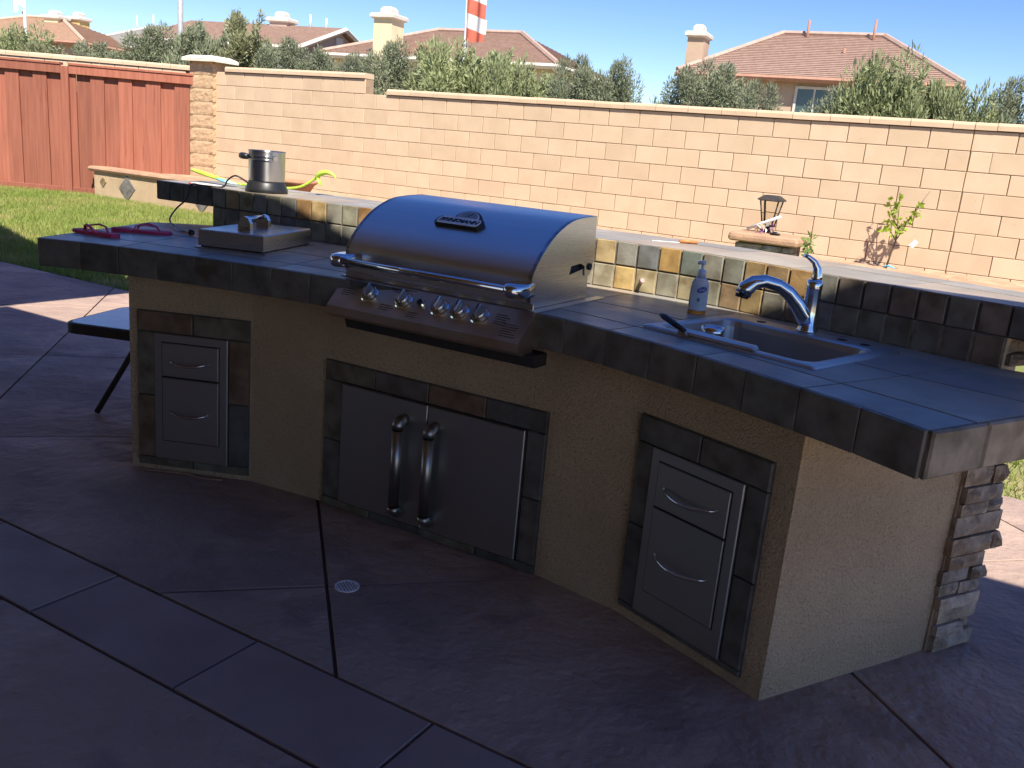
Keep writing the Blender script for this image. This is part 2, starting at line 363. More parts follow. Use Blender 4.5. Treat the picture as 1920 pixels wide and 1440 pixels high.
# ---------------------------------------------------------------- raised planter along the wall
PN = 9.45
plw = thing('planter_wall', 'low stucco planter wall with tan cap and slate diamond tiles', 'planter', tuple(H(-12, PN, 0)))
m_cap = M('planter_cap', (.44, .27, .165), .8, col2=(.34, .2, .125), scale=6, bump=.5, bscale=40)
MB().slab(H(-13.56, PN+.2, -.05), ES3, UZ, -EN3, 15, .52, .2).build('wall', m_stucco, plw)
s = -13.66
while s < 1.3:
    mb = MB(); pr = [(.0, .0), (-.035, .012), (-.05, .045), (-.035, .075), (0, .085), (.27, .085), (.27, 0)]
    mb.rings([[H(s+x, PN, .47)+EN3*a+UZ*b for a, b in pr] for x in (.004, .756)]); mb.build('cap', m_cap, plw); s += .76
for sc_, rad, zc_, colr in ((-13.33, .085, .32, (.30, .22, .12)), (-12.73, .2, .27, (.2, .19, .18)), (-11.6, .085, .29, (.3, .22, .12)), (-11.0, .2, .27, (.2, .19, .18))):
    mb = MB(); ring = lambda d, q: [H(sc_+q*math.cos(a), PN-d, zc_+q*math.sin(a)) for a in (0, math.pi/2, math.pi, -math.pi/2)]
    mb.rings([ring(-.01, rad)[::-1], ring(.008, rad)[::-1], ring(.012, rad-.006)[::-1]]); mb.build('tile', m_slate, plw, colr)
so_ = MB().rings([[H(s, n, z) for n, z in ((9.62, .46), (10.0, .5), (10.3, .53), (10.46, .54))] for s in np.linspace(-13.3, 1.3, 40)], False, False, True, closed=False).build('soil', m_soil); tag(so_, kind='structure')

# ================================================================ HOUSE SIDE BEHIND THE CAMERA (gives the shade)
m_hs = M('house_stucco', (.38, .3, .2), .95, col2=(.33, .26, .18), scale=3, bump=.4, bscale=120)
m_eave = M('eave_wood', (.36, .28, .2), .8, scale=6)
hw = MB().slab(H(-13, -3.7, -.1), ES3, UZ, -EN3, 15.5, 3.3, .2).build('house_wall', m_hs); tag(hw, 'tan stucco house wall at the back of the covered patio', 'wall')
pc = thing('patio_cover', 'patio roof on timber rafters that shades the outdoor kitchen', 'patio roof', tuple(H(0, -3, 0)))
ZR = 3.0; EDGE = 2.05
mb = MB(); ed = lambda s: float(np.interp(s, (-4.6, -3.6, -2.6, -2.0, -1.35, -.6, .5, 1.7, 2.5), (1.94, 1.95, 1.985, 1.99, 1.925, 1.92, 1.895, 1.90, 1.90)))  # eave line bent piece by piece to place its shadow edge
xs_ = (2.5, 1.7, .5, -.6, -1.35, -2.0, -2.6, -3.6, -4.6)
for q in [[(a_, -3.7), (a_, ed(a_)), (b_, ed(b_)), (b_, -3.7)] for a_, b_ in zip(xs_, xs_[1:])] + list(([(-4.68, -3.7), (-4.68, 3.38), (-6.75, 3.72), (-6.75, -3.7)], [(-6.75, -3.7), (-6.75, 3.72), (-8.9, 4.42), (-8.9, -3.7)], [(-8.9, -3.7), (-8.9, 4.42), (-11, 3.6), (-11, -3.7)], [(-11, -3.7), (-11, 3.6), (-13, 2.8), (-13, -3.7)])):  # deep left part is added out of view to cast the far-left shade
    mb.prism([tuple(H(*p)) for p in q], ZR, ZR+.12)
mb.build('roof', m_eave, pc)
s = -4.2
k = 0
while s < 2.5:
    mb = MB(); n1 = ed(s)+.05+.025*math.sin(k*2.3); pr = [(-3.6, -.16), (n1-.22, -.16), (n1-.1, -.13), (n1-.02, -.06), (n1, 0), (-3.6, 0)]
    mb.rings([[H(s+x, n, ZR+z-.002) for n, z in pr] for x in (-.035, .035)]); mb.build('rafter', m_eave, pc); s += .41; k += 1
for s, n in ((-12.6, 2.3), (2.25, 1.3)): MB().slab(H(s, n, -.05), ES3, UZ, EN3, .15, 3.04, .15).build('post', m_eave, pc)
exec_later = []
# ================================================================ KITCHEN ISLAND
def nrm2(a): a = np.array(a, float); return a/np.linalg.norm(a)
def offs(line, d):                              # offset to the far side of the bar
    p = line; out = []
    for i in range(len(p)):
        t = nrm2(p[min(i+1, len(p)-1)]-p[max(i-1, 0)]); out.append(p[i]+np.array([-t[1], t[0]])*d)
    return out
isl = thing('kitchen_island', 'curved stucco outdoor kitchen island with slate tile counter and raised bar', 'kitchen island', (-.2, 3.2, 0))
fA, fB, fC, fD, fE, fF = map(np.array, ((-1.537, 3.475), (-1.03, 3.425), (-.702, 3.284), (.131, 2.82), (.396, 2.609), (.75, 2.174)))
SD = nrm2((.598, .356))                         # right end, running away from the viewer
SO = np.array([SD[1], -SD[0]])                  # outward from the right end
BS = spline([(-1.54, 4.445), (-1.2, 4.27), (-.8, 4.07), (-.4, 3.865), (0, 3.665), (.275, 3.53), (.46, 3.43), (.61, 3.335), (.745, 3.215), (.87, 3.08), (1.0, 2.95), (1.14, 2.80), (1.27, 2.655), (1.395, 2.535)], 4)
BSo = offs(BS, .15)
fend = fF+SD*.745; fend2 = fF+SD*.895
body = [fA, fB, fC, fD, fE, fF, fend, fend2] + BSo[::-1][2:] + [np.array((-1.54, 4.46))]
MB().rings([[v3(p, z) for p in body] for z in (0, .808)]).build('stucco_body', m_stucco, isl)
# --- countertop
FR = spline([(-1.874, 3.462), (-1.70, 3.452), (-1.5, 3.41), (-1.25, 3.345), (-1.02, 3.268), (-.8, 3.19), (-.35, 2.995), (.047, 2.785), (.19, 2.675), (.413, 2.445), (.606, 2.195), (.79, 1.93), (.869, 1.79)], 5)
FRL = Line(FR); BKL = Line([(-1.80, 4.34), (-1.54, 4.44)] + [tuple(p) for p in BS[1:]] + [(1.74, 2.37)])
SINK_C = np.array((.757, 2.662)); SU = np.array((.695, -.719)); SV = np.array((.719, .695))
def sk(u, v): return SINK_C+SU*u+SV*v
hole = [tuple(sk(*q)) for q in ((-.262, -.222), (.262, -.222), (.262, .232), (-.262, .232))]
NC = 10; core = MB(); ctop = None
def colp(i, n=NC): return FRL.at(FRL.L*i/n), BKL.at(BKL.L*i/n)
for i in range(NC*3):
    (p0, q0), (p1, q1) = colp(i, NC*3), colp(i+1, NC*3)
    quad = [tuple(p0), tuple(p1), tuple(q1), tuple(q0)]
    for pc_ in subtract(quad, hole): core.prism(pc_, .809, .905)
ctop = core.build('countertop', m_gdark, isl)
TINT = [(1, 1, 1), (1.15, 1.12, 1.05), (.85, .88, .92), (1.1, 1, .9), (.95, .98, 1)]
rows = [0, .17, .5, .84, 1]
for i in range(NC):
    for r in range(4):
        if r == 3 and i > 6: pass
        sub = 2
        pts = []
        ts = np.linspace(i, i+1, 4)
        lo = [(lambda a: a[0]+(a[1]-a[0])*rows[r])(colp(t)) for t in ts]; hi = [(lambda a: a[0]+(a[1]-a[0])*rows[r+1])(colp(t)) for t in ts]
        mb = MB(); g2 = .0028
        for k in range(3):
            a, b, c_, d = lo[k], lo[k+1], hi[k+1], hi[k]
            if k == 0: a = a+nrm2(lo[1]-lo[0])*g2; d = d+nrm2(hi[1]-hi[0])*g2
            if k == 2: b = b-nrm2(lo[3]-lo[2])*g2; c_ = c_-nrm2(hi[3]-hi[2])*g2
            n_ = nrm2(d-a); a2 = a+n_*g2; d2_ = d-n_*g2; n_ = nrm2(c_-b); b2_ = b+n_*g2; c2_ = c_-n_*g2
            for pc_ in subtract([tuple(a2), tuple(b2_), tuple(c2_), tuple(d2_)], hole): mb.prism(pc_, .9045, .914+.0008*((i*3+r) % 3))
        if mb.v: mb.build('tile', m_top, ctop, random.choice(TINT))
def vtile(p, q, z0, z1, mat, parent, color, t=.011, gap=.003, ch=.003, name='tile'):
    p, q = np.array(p), np.array(q); U = nrm2(q-p); N = np.array([U[1], -U[0], 0]); L = np.linalg.norm(q-p)
    jit = random.uniform(-.0015, .0015)
    return MB().slab(v3(p+U*gap, z0), v3(U, 0), UZ, N, L-2*gap, z1-z0, t+jit, ch).build(name, mat, parent, color)
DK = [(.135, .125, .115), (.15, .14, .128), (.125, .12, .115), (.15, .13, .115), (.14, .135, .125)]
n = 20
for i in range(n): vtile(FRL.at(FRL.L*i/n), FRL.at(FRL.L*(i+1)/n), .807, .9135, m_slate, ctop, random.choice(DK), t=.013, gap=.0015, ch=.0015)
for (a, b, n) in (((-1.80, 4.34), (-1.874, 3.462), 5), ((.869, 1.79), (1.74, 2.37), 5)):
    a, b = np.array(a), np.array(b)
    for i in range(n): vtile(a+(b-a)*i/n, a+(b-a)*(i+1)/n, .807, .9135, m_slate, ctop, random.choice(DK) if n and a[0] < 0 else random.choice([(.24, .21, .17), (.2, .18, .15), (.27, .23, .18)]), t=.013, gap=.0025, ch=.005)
# --- backsplash and raised bar
bsw = MB()
for i in range(len(BS)-1): bsw.prism([tuple(BS[i]), tuple(BS[i+1]), tuple(BSo[i+1]), tuple(BSo[i])], .80, 1.003)
bsp = bsw.build('backsplash', m_grout, isl)
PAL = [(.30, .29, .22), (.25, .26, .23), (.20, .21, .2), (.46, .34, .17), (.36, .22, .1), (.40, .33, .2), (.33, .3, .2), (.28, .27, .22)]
SHADE_PAL = [(.24, .2, .16), (.27, .22, .17), (.22, .18, .15), (.25, .19, .14), (.23, .21, .17)]; BSL = Line(BS); NT = 40  # darker tile tones put the shade right of the sunlit stretch into the colour
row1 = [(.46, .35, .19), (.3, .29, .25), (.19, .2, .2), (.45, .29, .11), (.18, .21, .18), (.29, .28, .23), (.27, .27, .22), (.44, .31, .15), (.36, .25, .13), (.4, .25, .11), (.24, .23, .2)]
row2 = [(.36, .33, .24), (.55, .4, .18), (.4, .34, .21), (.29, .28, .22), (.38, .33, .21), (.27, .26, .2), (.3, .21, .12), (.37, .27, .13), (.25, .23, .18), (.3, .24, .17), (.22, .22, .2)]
BARF = [np.array((-1.88, 4.61)), np.array((-1.7, 4.525))] + BS + [np.array((1.50, 2.41)), np.array((1.62, 2.25))]
BARL = Line(BARF); i0 = None
edge = MB(); BKb = offs(BARF, .44)
bar = MB()
for i in range(len(BARF)-1): bar.prism([tuple(BARF[i]), tuple(BARF[i+1]), tuple(BKb[i+1]), tuple(BKb[i])], 1.004, 1.088)
bar_o = bar.build('bar_top', m_gdark, isl)
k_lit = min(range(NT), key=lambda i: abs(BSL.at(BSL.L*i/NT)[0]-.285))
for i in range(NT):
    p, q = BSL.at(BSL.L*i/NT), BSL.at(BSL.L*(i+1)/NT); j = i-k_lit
    vtile(p, q, .917, 1.002, m_slate, bsp, row2[j] if 0 <= j < len(row2) else random.choice(PAL if i < k_lit else SHADE_PAL), t=.006, gap=.0045, ch=.002)
    vtile(p, q, 1.0085, 1.0955, m_slate, bar_o, row1[j] if 0 <= j < len(row1) else random.choice(PAL if i < k_lit else SHADE_PAL), t=.006, gap=.0045, ch=.002)
for a, b, n in ((BARF[0], BARF[2], 4), (BARF[-3], BARF[-1], 4), (BKb[0], BARF[0], 5)):
    for i in range(n): vtile(a+(b-a)*i/n, a+(b-a)*(i+1)/n, 1.0085, 1.0955, m_slate, bar_o, random.choice(DK), gap=.0035)
n = 12; BFL, BBL = BARL, Line(BKb)
for i in range(n):
    for r in (0, 1):
        ts = np.linspace(i/n, (i+1)/n, 4); mb = MB(); g2 = .0028
        F_ = [BFL.at(BFL.L*t) for t in ts]; B_ = [BBL.at(BBL.L*t) for t in ts]
        lo = [f+(b-f)*(0, .62)[r] for f, b in zip(F_, B_)]; hi = [f+(b-f)*(.62, 1)[r] for f, b in zip(F_, B_)]
        for k in range(3):
            a, b, c_, d = lo[k], lo[k+1], hi[k+1], hi[k]
            if k == 0: a = a+nrm2(lo[1]-lo[0])*g2; d = d+nrm2(hi[1]-hi[0])*g2
            if k == 2: b = b-nrm2(lo[3]-lo[2])*g2; c_ = c_-nrm2(hi[3]-hi[2])*g2
            e = nrm2(d-a)*g2; mb.prism([tuple(a+e), tuple(b+e), tuple(c_-e), tuple(d-e)], 1.0875, 1.0965+.0006*((i+r) % 3))
        mb.build('tile', m_top, bar_o, tuple(np.array(random.choice(TINT))*np.array((1.0, .95, .87))))
# --- ledge stone on the right end of the bar wall
sto = MB().slab(v3(fF+SD*.70, 0), v3(SD, 0), UZ, v3(SO, 0), .19, .803, .006).build('stone_veneer', m_mortar, isl)
def stones(z, ztop, l0, l1):
    while z < ztop-.02:
        h = min(random.uniform(.038, .07), ztop-z); x = l0+random.uniform(-.012, .012); end = l1+random.uniform(-.015, .05)
        while x < end-.02:
            L = min(random.choice((.09, .13, .2, .24)), end-x); t = random.uniform(.014, .046); n = 3
            mb = MB(); o = v3(fF+SD*x, z+.003); U = v3(SD, 0); N = v3(SO, 0)
            rg = lambda d, i: [o+U*(i+random.uniform(0, .006))+UZ*i*.6+N*d, o+U*(L-.004-i)+UZ*(i*.6+random.uniform(0, .004))+N*d*random.uniform(.8, 1.1), o+U*(L-.004-i-random.uniform(0, .006))+UZ*(h-.004-i*.6)+N*d*random.uniform(.8, 1.1), o+U*i+UZ*(h-.004-i*.6-random.uniform(0, .004))+N*d]
            mb.rings([rg(-.12, 0), rg(t*.6, 0)], cap1=False); nx, ny = 5, 3; hh_ = h-.004; LL = L-.003
            gv_ = [o+U*(LL*i/nx)+UZ*(hh_*j/ny)+N*(t*.6 if i in (0, nx) or j in (0, ny) else t*random.uniform(.75, 1.15)) for i in range(nx+1) for j in range(ny+1)]
            mb.add(gv_, [(i*(ny+1)+j, (i+1)*(ny+1)+j, (i+1)*(ny+1)+j+1, i*(ny+1)+j+1) for i in range(nx) for j in range(ny)])
            c = random.choice([(.48, .37, .26), (.42, .33, .24), (.55, .43, .31), (.36, .29, .23), (.5, .4, .3), (.44, .32, .21)]); mb.build('stone', m_stone, sto, c)
            x += L
        z += h
stones(0, .80, .70, .885); stones(.917, 1.0, .77, .89)
# --- slate frames round the fitted steel units, then the units
def face(P0, P1, u, z, d=0):
    U = nrm2(P1-P0); N = np.array([U[1], -U[0]]); return v3(P0+U*u+N*d, z)
def frame_tiles(P0, P1, u0, u1, z0, z1, a0, a1, b0, b1, parent, seg):
    U = v3(nrm2(P1-P0), 0); N = np.array([U[1], -U[0], 0]); fm = MB().slab(face(P0, P1, u0, z0, -.004), U, UZ, N, u1-u0, z1-z0, .007).build('tile_frame', m_gdark, parent)
    rects = [(u0, u1, b1, z1, 'h'), (u0, u1, z0, b0, 'h'), (u0, a0, b0, b1, 'v'), (a1, u1, b0, b1, 'v')]
    for x0, x1, y0, y1, o in rects:
        L = (x1-x0) if o == 'h' else (y1-y0); n = max(1, round(L/seg)); 
        for i in range(n):
            if o == 'h': X0, X1, Y0, Y1 = x0+L*i/n, x0+L*(i+1)/n, y0, y1
            else: X0, X1, Y0, Y1 = x0, x1, y0+L*i/n, y0+L*(i+1)/n
            if X1-X0 < .01 or Y1-Y0 < .01: continue
            MB().slab(face(P0, P1, X0+.002, Y0+.002, .003), U, UZ, N, X1-X0-.004, Y1-Y0-.004, random.uniform(.009, .013), .003).build('tile', m_slate, fm, random.choice(DK+[(.2, .13, .09), (.18, .16, .12)]))
frame_tiles(fA, fB, .036, .502, .022, .668, .113, .417, .06, .583, isl, .24)
frame_tiles(fC, fD, 0, .957, .0, .582, .092, .885, .035, .508, isl, .25)
frame_tiles(fE, fF, .012, .493, .036, .672, .085, .422, .058, .588, isl, .24)
def arc_handle(P0, P1, ua, ub, z, dz, base, parent, r=.0055):
    pts = []
    for t in np.linspace(0, 1, 13): pts.append(face(P0, P1, ua+(ub-ua)*t, z-dz*math.sin(math.pi*t), base+.004+.03*math.sin(math.pi*t)**.6))
    MB().tube(pts, [r*(.55+.45*math.sin(math.pi*min(max(t, .08), .92))) for t in np.linspace(0, 1, 13)], 10).build('handle', m_chrome, parent)
def drawer_unit(P0, P1, u0, u1, z0, z1, label):
    U = v3(nrm2(P1-P0), 0); N = np.array([U[1], -U[0], 0])
    t = thing('drawer_unit', label, 'drawers', tuple(face(P0, P1, (u0+u1)/2, z0)), 'stainless drawer units in the island front')
    MB().slab(face(P0, P1, u0, z0, .002), U, UZ, N, u1-u0, z1-z0, .02, .003).build('frame', m_steel_d, t)
    zs = z1-.205+.03
    for za, zb in ((z0+.082, zs-.004), (zs+.004, z1-.036)):
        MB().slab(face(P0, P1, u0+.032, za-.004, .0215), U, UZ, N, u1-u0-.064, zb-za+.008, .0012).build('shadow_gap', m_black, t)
        d = MB().slab(face(P0, P1, u0+.036, za, .019), U, UZ, N, u1-u0-.072, zb-za, .009, .002).build('drawer', m_steel_d, t)
        zh = zb-(zb-za)*.5 if zb-za < .16 else zb-.135
        arc_handle(P0, P1, u0+.07, u1-.075, zh, .012, .028, d)
    return t
drawer_unit(fA, fB, .113, .417, .06, .583, 'two-drawer stainless unit at the left end of the island')
drawer_unit(fE, fF, .085, .422, .058, .588, 'two-drawer stainless unit nearest the camera, under the sink')
U = v3(nrm2(fD-fC), 0); N = np.array([U[1], -U[0], 0]); m_knob_d = M('handle_satin', (.4, .38, .35), .36, 1., scale=12)
dd = thing('access_doors', 'pair of stainless access doors with tall handles below the grill', 'doors', tuple(face(fC, fD, .49, .03)))
MB().slab(face(fC, fD, .092, .035, .001), U, UZ, N, .793, .473, .008).build('frame', m_black, dd)
for u0, u1, hu in ((.095, .486, .39), (.49, .882, .525)):
    d = MB().slab(face(fC, fD, u0, .038, .008), U, UZ, N, u1-u0, .467, .016, .003).build('door', m_steel_d, dd)
    mb = MB().tube([face(fC, fD, hu, z, .062) for z in (.115, .4)], .02, 14)
    h = mb.build('handle', m_knob_d, d)
    for za, s_ in ((.40, 1), (.115, -1)):
        MB().tube([face(fC, fD, hu, za+s_*.004, .062), face(fC, fD, hu, za+s_*.02, .06), face(fC, fD, hu, za+s_*.034, .045), face(fC, fD, hu, za+s_*.036, .02)], [.023, .024, .022, .02], 14).build('bracket', m_knob_d, d)
# ---------------------------------------------------------------- grill
gr = thing('grill', 'built-in stainless gas grill with curved hood closed and five knobs', 'grill', tuple(H(-1.72, 2.62, .8)))
G0, G1 = -2.10, -1.344
prof = spline([(2.437, .94), (2.434, 1.0), (2.436, 1.022), (2.452, 1.048), (2.49, 1.09), (2.543, 1.132), (2.6, 1.163), (2.679, 1.190), (2.767, 1.2), (2.861, 1.204)], 4)
hd = MB().rings([[H(s, n, z) for n, z in prof] for s in (G0, G1)][::-1], False, False, True, closed=False).build('hood', m_hood, gr)
poly = [tuple(p) for p in prof]+[(2.868, 1.10), (2.862, 1.03), (2.845, 1.0), (2.81, 1.0), (2.80, 1.035), (2.77, 1.045), (2.70, 1.04), (2.685, 1.0), (2.68, .94)]
for s, d, f in ((G1, -.002, 1), (G0, .002, -1)):
    mb = MB(); rg = [[H(s+d, n, z) for n, z in poly], [H(s+d-f*.012, n, z) for n, z in poly]]
    mb.rings(rg if f > 0 else rg[::-1]); mb.build('side_panel', m_steel, hd)
mb = MB(); mb.rings([[H(s, n, z) for n, z in ((2.436, .915), (2.436, .94), (2.55, .99), (2.845, 1.03), (2.845, .915))] for s in (G0+.02, G1-.006)]); mb.build('firebox', m_steel, gr)
mb = MB(); mb.rings([[H(s, n, z) for n, z in ((2.72, .90), (2.72, 1.15), (2.861, 1.19), (2.861, .90))] for s in (G0+.015, G1-.02)]); mb.build('back_panel', m_iron, gr)
mb = MB().tube([H(G1-.004, 2.838, 1.03), H(G1+.004, 2.838, 1.03)], .012, 14); mb.build('hinge_bolt', m_iron, hd)
TG = EN3*.833+UZ*.553; NM = -EN3*.553+UZ*.833
tng, nm_ = TG, NM
def onhood(s, t, d=0):                          # t along the hood from the badge centre
    return H(s, 2.556, 1.1405)+tng*t+nm_*d
rib = [H(s, 2.372, .99) for s in (G0+.03, G1+.0)]
hl = MB().tube([H(G0+.05, 2.352, .985), H(G1-.03, 2.352, .985)], .0125, 16).build('handle', m_chrome, hd)
for s0, s1 in ((G0-.005, G0+.075), (G1-.065, G1+.015)):
    mb = MB(); sg = lambda q, dz: [(s0+(s1-s0)*(.5+.5*math.cos(a)*q), 2.435-.105*q*max(0, math.sin(a))**.6) for a in np.linspace(0, math.pi, 13)]
    mb.rings([[H(s, n, .962) for s, n in sg(.9, 0)], [H(s, n, .970) for s, n in sg(1, 0)], [H(s, n, .994) for s, n in sg(1, 0)], [H(s, n, 1.003) for s, n in sg(.92, 0)], [H(s, n, 1.006) for s, n in sg(.7, 0)]], smooth=True); mb.build('end_cap', m_chrome, hl)
# badge with thermometer and maker's lettering
bd = MB()
def hring(shape, d): return [onhood(a, b, d) for a, b in shape]
ban = [(-1.798, -.022), (-1.628, -.022), (-1.616, -.012), (-1.612, .008), (-1.622, .022), (-1.79, .022), (-1.803, .008), (-1.806, -.010)]
insf = lambda sh, k, c: [(c[0]+(a-c[0])*k, c[1]+(b-c[1])*k) for a, b in sh]
bd.rings([hring(ban, -.012), hring(ban, .010), hring(insf(ban, .95, (-1.708, 0)), .014)])
dome = [(-1.688+.056*math.cos(a), .016+.05*max(0, math.sin(a))) for a in np.linspace(0, math.pi, 17)]
bd.rings([hring(dome, -.02), hring(dome, .008), hring(insf(dome, .94, (-1.688, .035)), .012)])
badge = bd.build('badge', m_black, hd)
m_sil = M('badge_silver', (.82, .83, .85), .4, .15, scale=30)
MB().rings([hring(insf(ban, .89, (-1.708, 0)), .013), hring(insf(ban, .88, (-1.708, 0)), .0155)]).build('name_plate', m_sil, badge)
dm2 = insf(dome, .78, (-1.688, .036)); MB().rings([hring(dm2, .011), hring(dm2, .0135)]).build('thermometer', m_sil, badge)
MB().rings([hring(insf(dome, .66, (-1.688, .037)), .0132), hring(insf(dome, .66, (-1.688, .037)), .0142)]).build('dial', M('dial_face', (.34, .35, .36), .4, .3, scale=40), badge)
MB().slab(onhood(-1.69, .03, .0143), ES3*.5+TG*.86, ES3*.86-TG*.5, NM, .022, .0022, .001).build('needle', m_black, badge)
mw = Matrix((ES3, TG, NM)).transposed().to_4x4(); mw.translation = Vector(onhood(-1.709, -.001, .016))
text_mesh('lettering', 'BRINKMANN', .0245, m_black, badge, mw, shear=.32, bold=.0009, sx=1.06)
# control panel
pr = [(2.43, .918), (2.423, .916), (2.335, .828), (2.337, .80), (2.36, .786), (2.43, .786)]
cp = MB().rings([[H(s, n, z) for n, z in pr] for s in (-2.092, -1.318)]).build('control_panel', m_panel, gr)
MB().rings([[H(s, n, z) for n, z in ((2.395, .748), (2.38, .788), (2.47, .788), (2.47, .748))] for s in (-2.05, -1.285)]).build('drip_tray_shade', m_iron, gr)  # black box stands in for the shaded drip tray recess
MB().slab(H(-2.095, 2.436, .919), ES3, UZ, -EN3, .765, .02, .004, .001).build('trim', m_steel, gr)
MB().slab(H(G1-.002, 2.43, .9145), ES3, EN3, UZ, .034, .50, .0035).build('flange', m_steel, gr); MB().slab(H(G0-.03, 2.45, .9145), ES3, EN3, UZ, .034, .48, .0035).build('flange', m_steel, gr)
pN = (-EN3*.707+UZ*.707); pT = (EN3*.707+UZ*.707)
def onpan(s, t, d): return H(s, 2.379, .872)+pT*t+pN*d
m_knob = M('knob_satin', (.62, .58, .52), .28, 1., scale=20)
for s in (-1.945, -1.80, -1.652, -1.573, -1.495):
    disc = lambda r, d: [onpan(s+r*math.cos(a), .012+r*math.sin(a), d) for a in np.linspace(0, 2*math.pi, 20, endpoint=False)]
    MB().rings([disc(.034, -.001), disc(.034, .003), disc(.03, .006)]).build('bezel', m_chrome, cp)
    kn = MB().rings([disc(.025, .004), disc(.025, .02), disc(.022, .024)], smooth=False).build('knob', m_knob, cp)
    MB().slab(onpan(s-.007, -.012, .022), ES3, pT, pN, .014, .048, .016, .004).build('grip', m_knob, kn); MB().slab(onpan(s-.0015, .013, .0382), ES3, pT, pN, .003, .02, .0008).build('mark', m_black, kn)
disc = lambda r, d: [onpan(-1.727+r*math.cos(a), .012+r*math.sin(a), d) for a in np.linspace(0, 2*math.pi, 18, endpoint=False)]
ig = MB().rings([disc(.018, 0), disc(.018, .006), disc(.014, .012)]).build('igniter', m_chrome, cp); MB().rings([disc(.010, .01), disc(.009, .018)]).build('button', m_black, ig)
prn = MB()
for s0, n_, t0 in ((-2.062, 7, .045), (-1.88, 3, -.02), (-1.76, 3, -.028), (-1.44, 5, .03), (-1.40, 6, .0), (-1.86, 2, .05)):
    for k in range(n_):
        L = random.uniform(.035, .062); prn.slab(onpan(s0, t0-.009*k, .0006), ES3, pT, pN, L, .0024, .0003)
tag(prn.build('printed_instructions', M('panel_print', (.05, .045, .04), .6, scale=20), cp), kind='stuff')
# ---------------------------------------------------------------- side burner lid
BU = v3((math.cos(R(-10.5)), math.sin(R(-10.5))), 0); BV = np.array([-BU[1], BU[0], 0]); o = v3((-1.300, 3.582), .916)
sb = thing('side_burner', 'square stainless side burner cover with chrome bar handle', 'side burner', tuple(o+BU*.14+BV*.22))
MB().slab(o-BU*.012-BV*.012, BU, BV, UZ, .305, .47, .004).build('base', m_steel, sb)
ld = MB().slab(o+UZ*.009, BU, BV, UZ, .28, .445, .064, .004).build('lid', m_steel, sb); MB().slab(o+BU*.008+BV*.008+UZ*.003, BU, BV, UZ, .264, .43, .007).build('gap', m_black, sb)
hm = o+BU*.135+UZ*.073
for v in (.13, .29):
    c = hm+BV*v; prf = [(-.028, 0), (-.026, .03), (-.016, .05), (0, .056), (.016, .05), (.026, .03), (.028, 0)]
    MB().rings([[c+BU*a+UZ*b+BV*d for a, b in prf] for d in (-.012, .012)][::-1]).build('handle_post', m_chrome, ld)
MB().tube([hm+BV*.135+UZ*.045, hm+BV*.285+UZ*.045], .009, 12).build('handle_bar', m_chrome, ld)
# ---------------------------------------------------------------- sink and faucet
def rrect(u0, u1, v0, v1, r, n=6):
    out = []
    for cx, cy, a0 in ((u1-r, v0+r, -90), (u1-r, v1-r, 0), (u0+r, v1-r, 90), (u0+r, v0+r, 180)):
        for k in range(n+1): a = R(a0+90*k/n); out.append((cx+r*math.cos(a), cy+r*math.sin(a)))
    return out
sn = thing('sink', 'square stainless drop-in sink set into the slate counter', 'sink', tuple(v3(SINK_C, .914)))
rg = lambda sh, z: [v3(sk(*q), z) for q in sh]
o_, b_ = rrect(-.292, .292, -.25, .262, .012), rrect(-.25, .25, -.212, .165, .05)
MB().rings([rg(o_, .9155), rg(rrect(-.288, .288, -.246, .258, .012), .9215), rg(rrect(-.275, .275, -.236, .248, .014), .9245), rg(rrect(-.258, .258, -.22, .173, .05), .9235), rg(b_, .918), rg(rrect(-.245, .245, -.207, .16, .05), .90), rg(rrect(-.235, .235, -.197, .15, .055), .76), rg(rrect(-.19, .19, -.15, .11, .06), .745)], False, True, False).build('basin', M('satin_steel', (.6, .59, .575), .42, 1., scale=4), sn)
for u, v in ((-.16, .215), (.125, .215), (.2, .215)): MB().rings([[v3(sk(u+.016*math.cos(a), v+.016*math.sin(a)), z) for a in np.linspace(0, 2*math.pi, 14, endpoint=False)] for z in (.922, .9252)]).build('tap_hole', m_iron, sn)
MB().rings([[v3(sk(.03*math.cos(a), -.02+.03*math.sin(a)), z) for a in np.linspace(0, 2*math.pi, 16, endpoint=False)] for z in (.744, .7475)]).build('drain', m_iron, sn)
fc = thing('faucet', 'chrome pull-out kitchen faucet with arched spout and lever handle', 'faucet', tuple(v3(sk(-.0, .222), .923)))
fb_ = sk(-.0, .222); fd = nrm2(np.array((.695, 2.77))-fb_)   # spout direction
fp = lambda r, z: v3(fb_+fd*r, z)
MB().lathe([(.033, .923), (.033, .93), (.028, .94), (.0255, 1.0), (.0245, 1.055), (.0255, 1.06), (.0255, 1.078), (.021, 1.09)], *fb_, 20).build('body', m_chrome, fc)
MB().tube([fp(r, z) for r, z in ((-.002, .945), (.02, .975), (.05, 1.012), (.085, 1.045), (.125, 1.066), (.17, 1.075), (.205, 1.068), (.228, 1.048), (.236, 1.03))], [.027, .026, .024, .022, .0205, .0205, .023, .026, .026], 16).build('spout', m_chrome, fc)
MB().tube([fp(.236, 1.03), fp(.238, 1.02)], [.0225, .02], 16).build('spray_head', m_black, fc)
MB().tube([fp(.065, 1.026), fp(.069, 1.029)], [.0222, .0222], 16).build('seam', m_black, fc)
MB().tube([fp(r, z) for r, z in ((0, 1.075), (-.004, 1.1), (0, 1.125), (.014, 1.145), (.035, 1.158), (.05, 1.163))], [.018, .017, .0125, .009, .007, .005], 12).build('lever', m_chrome, fc)
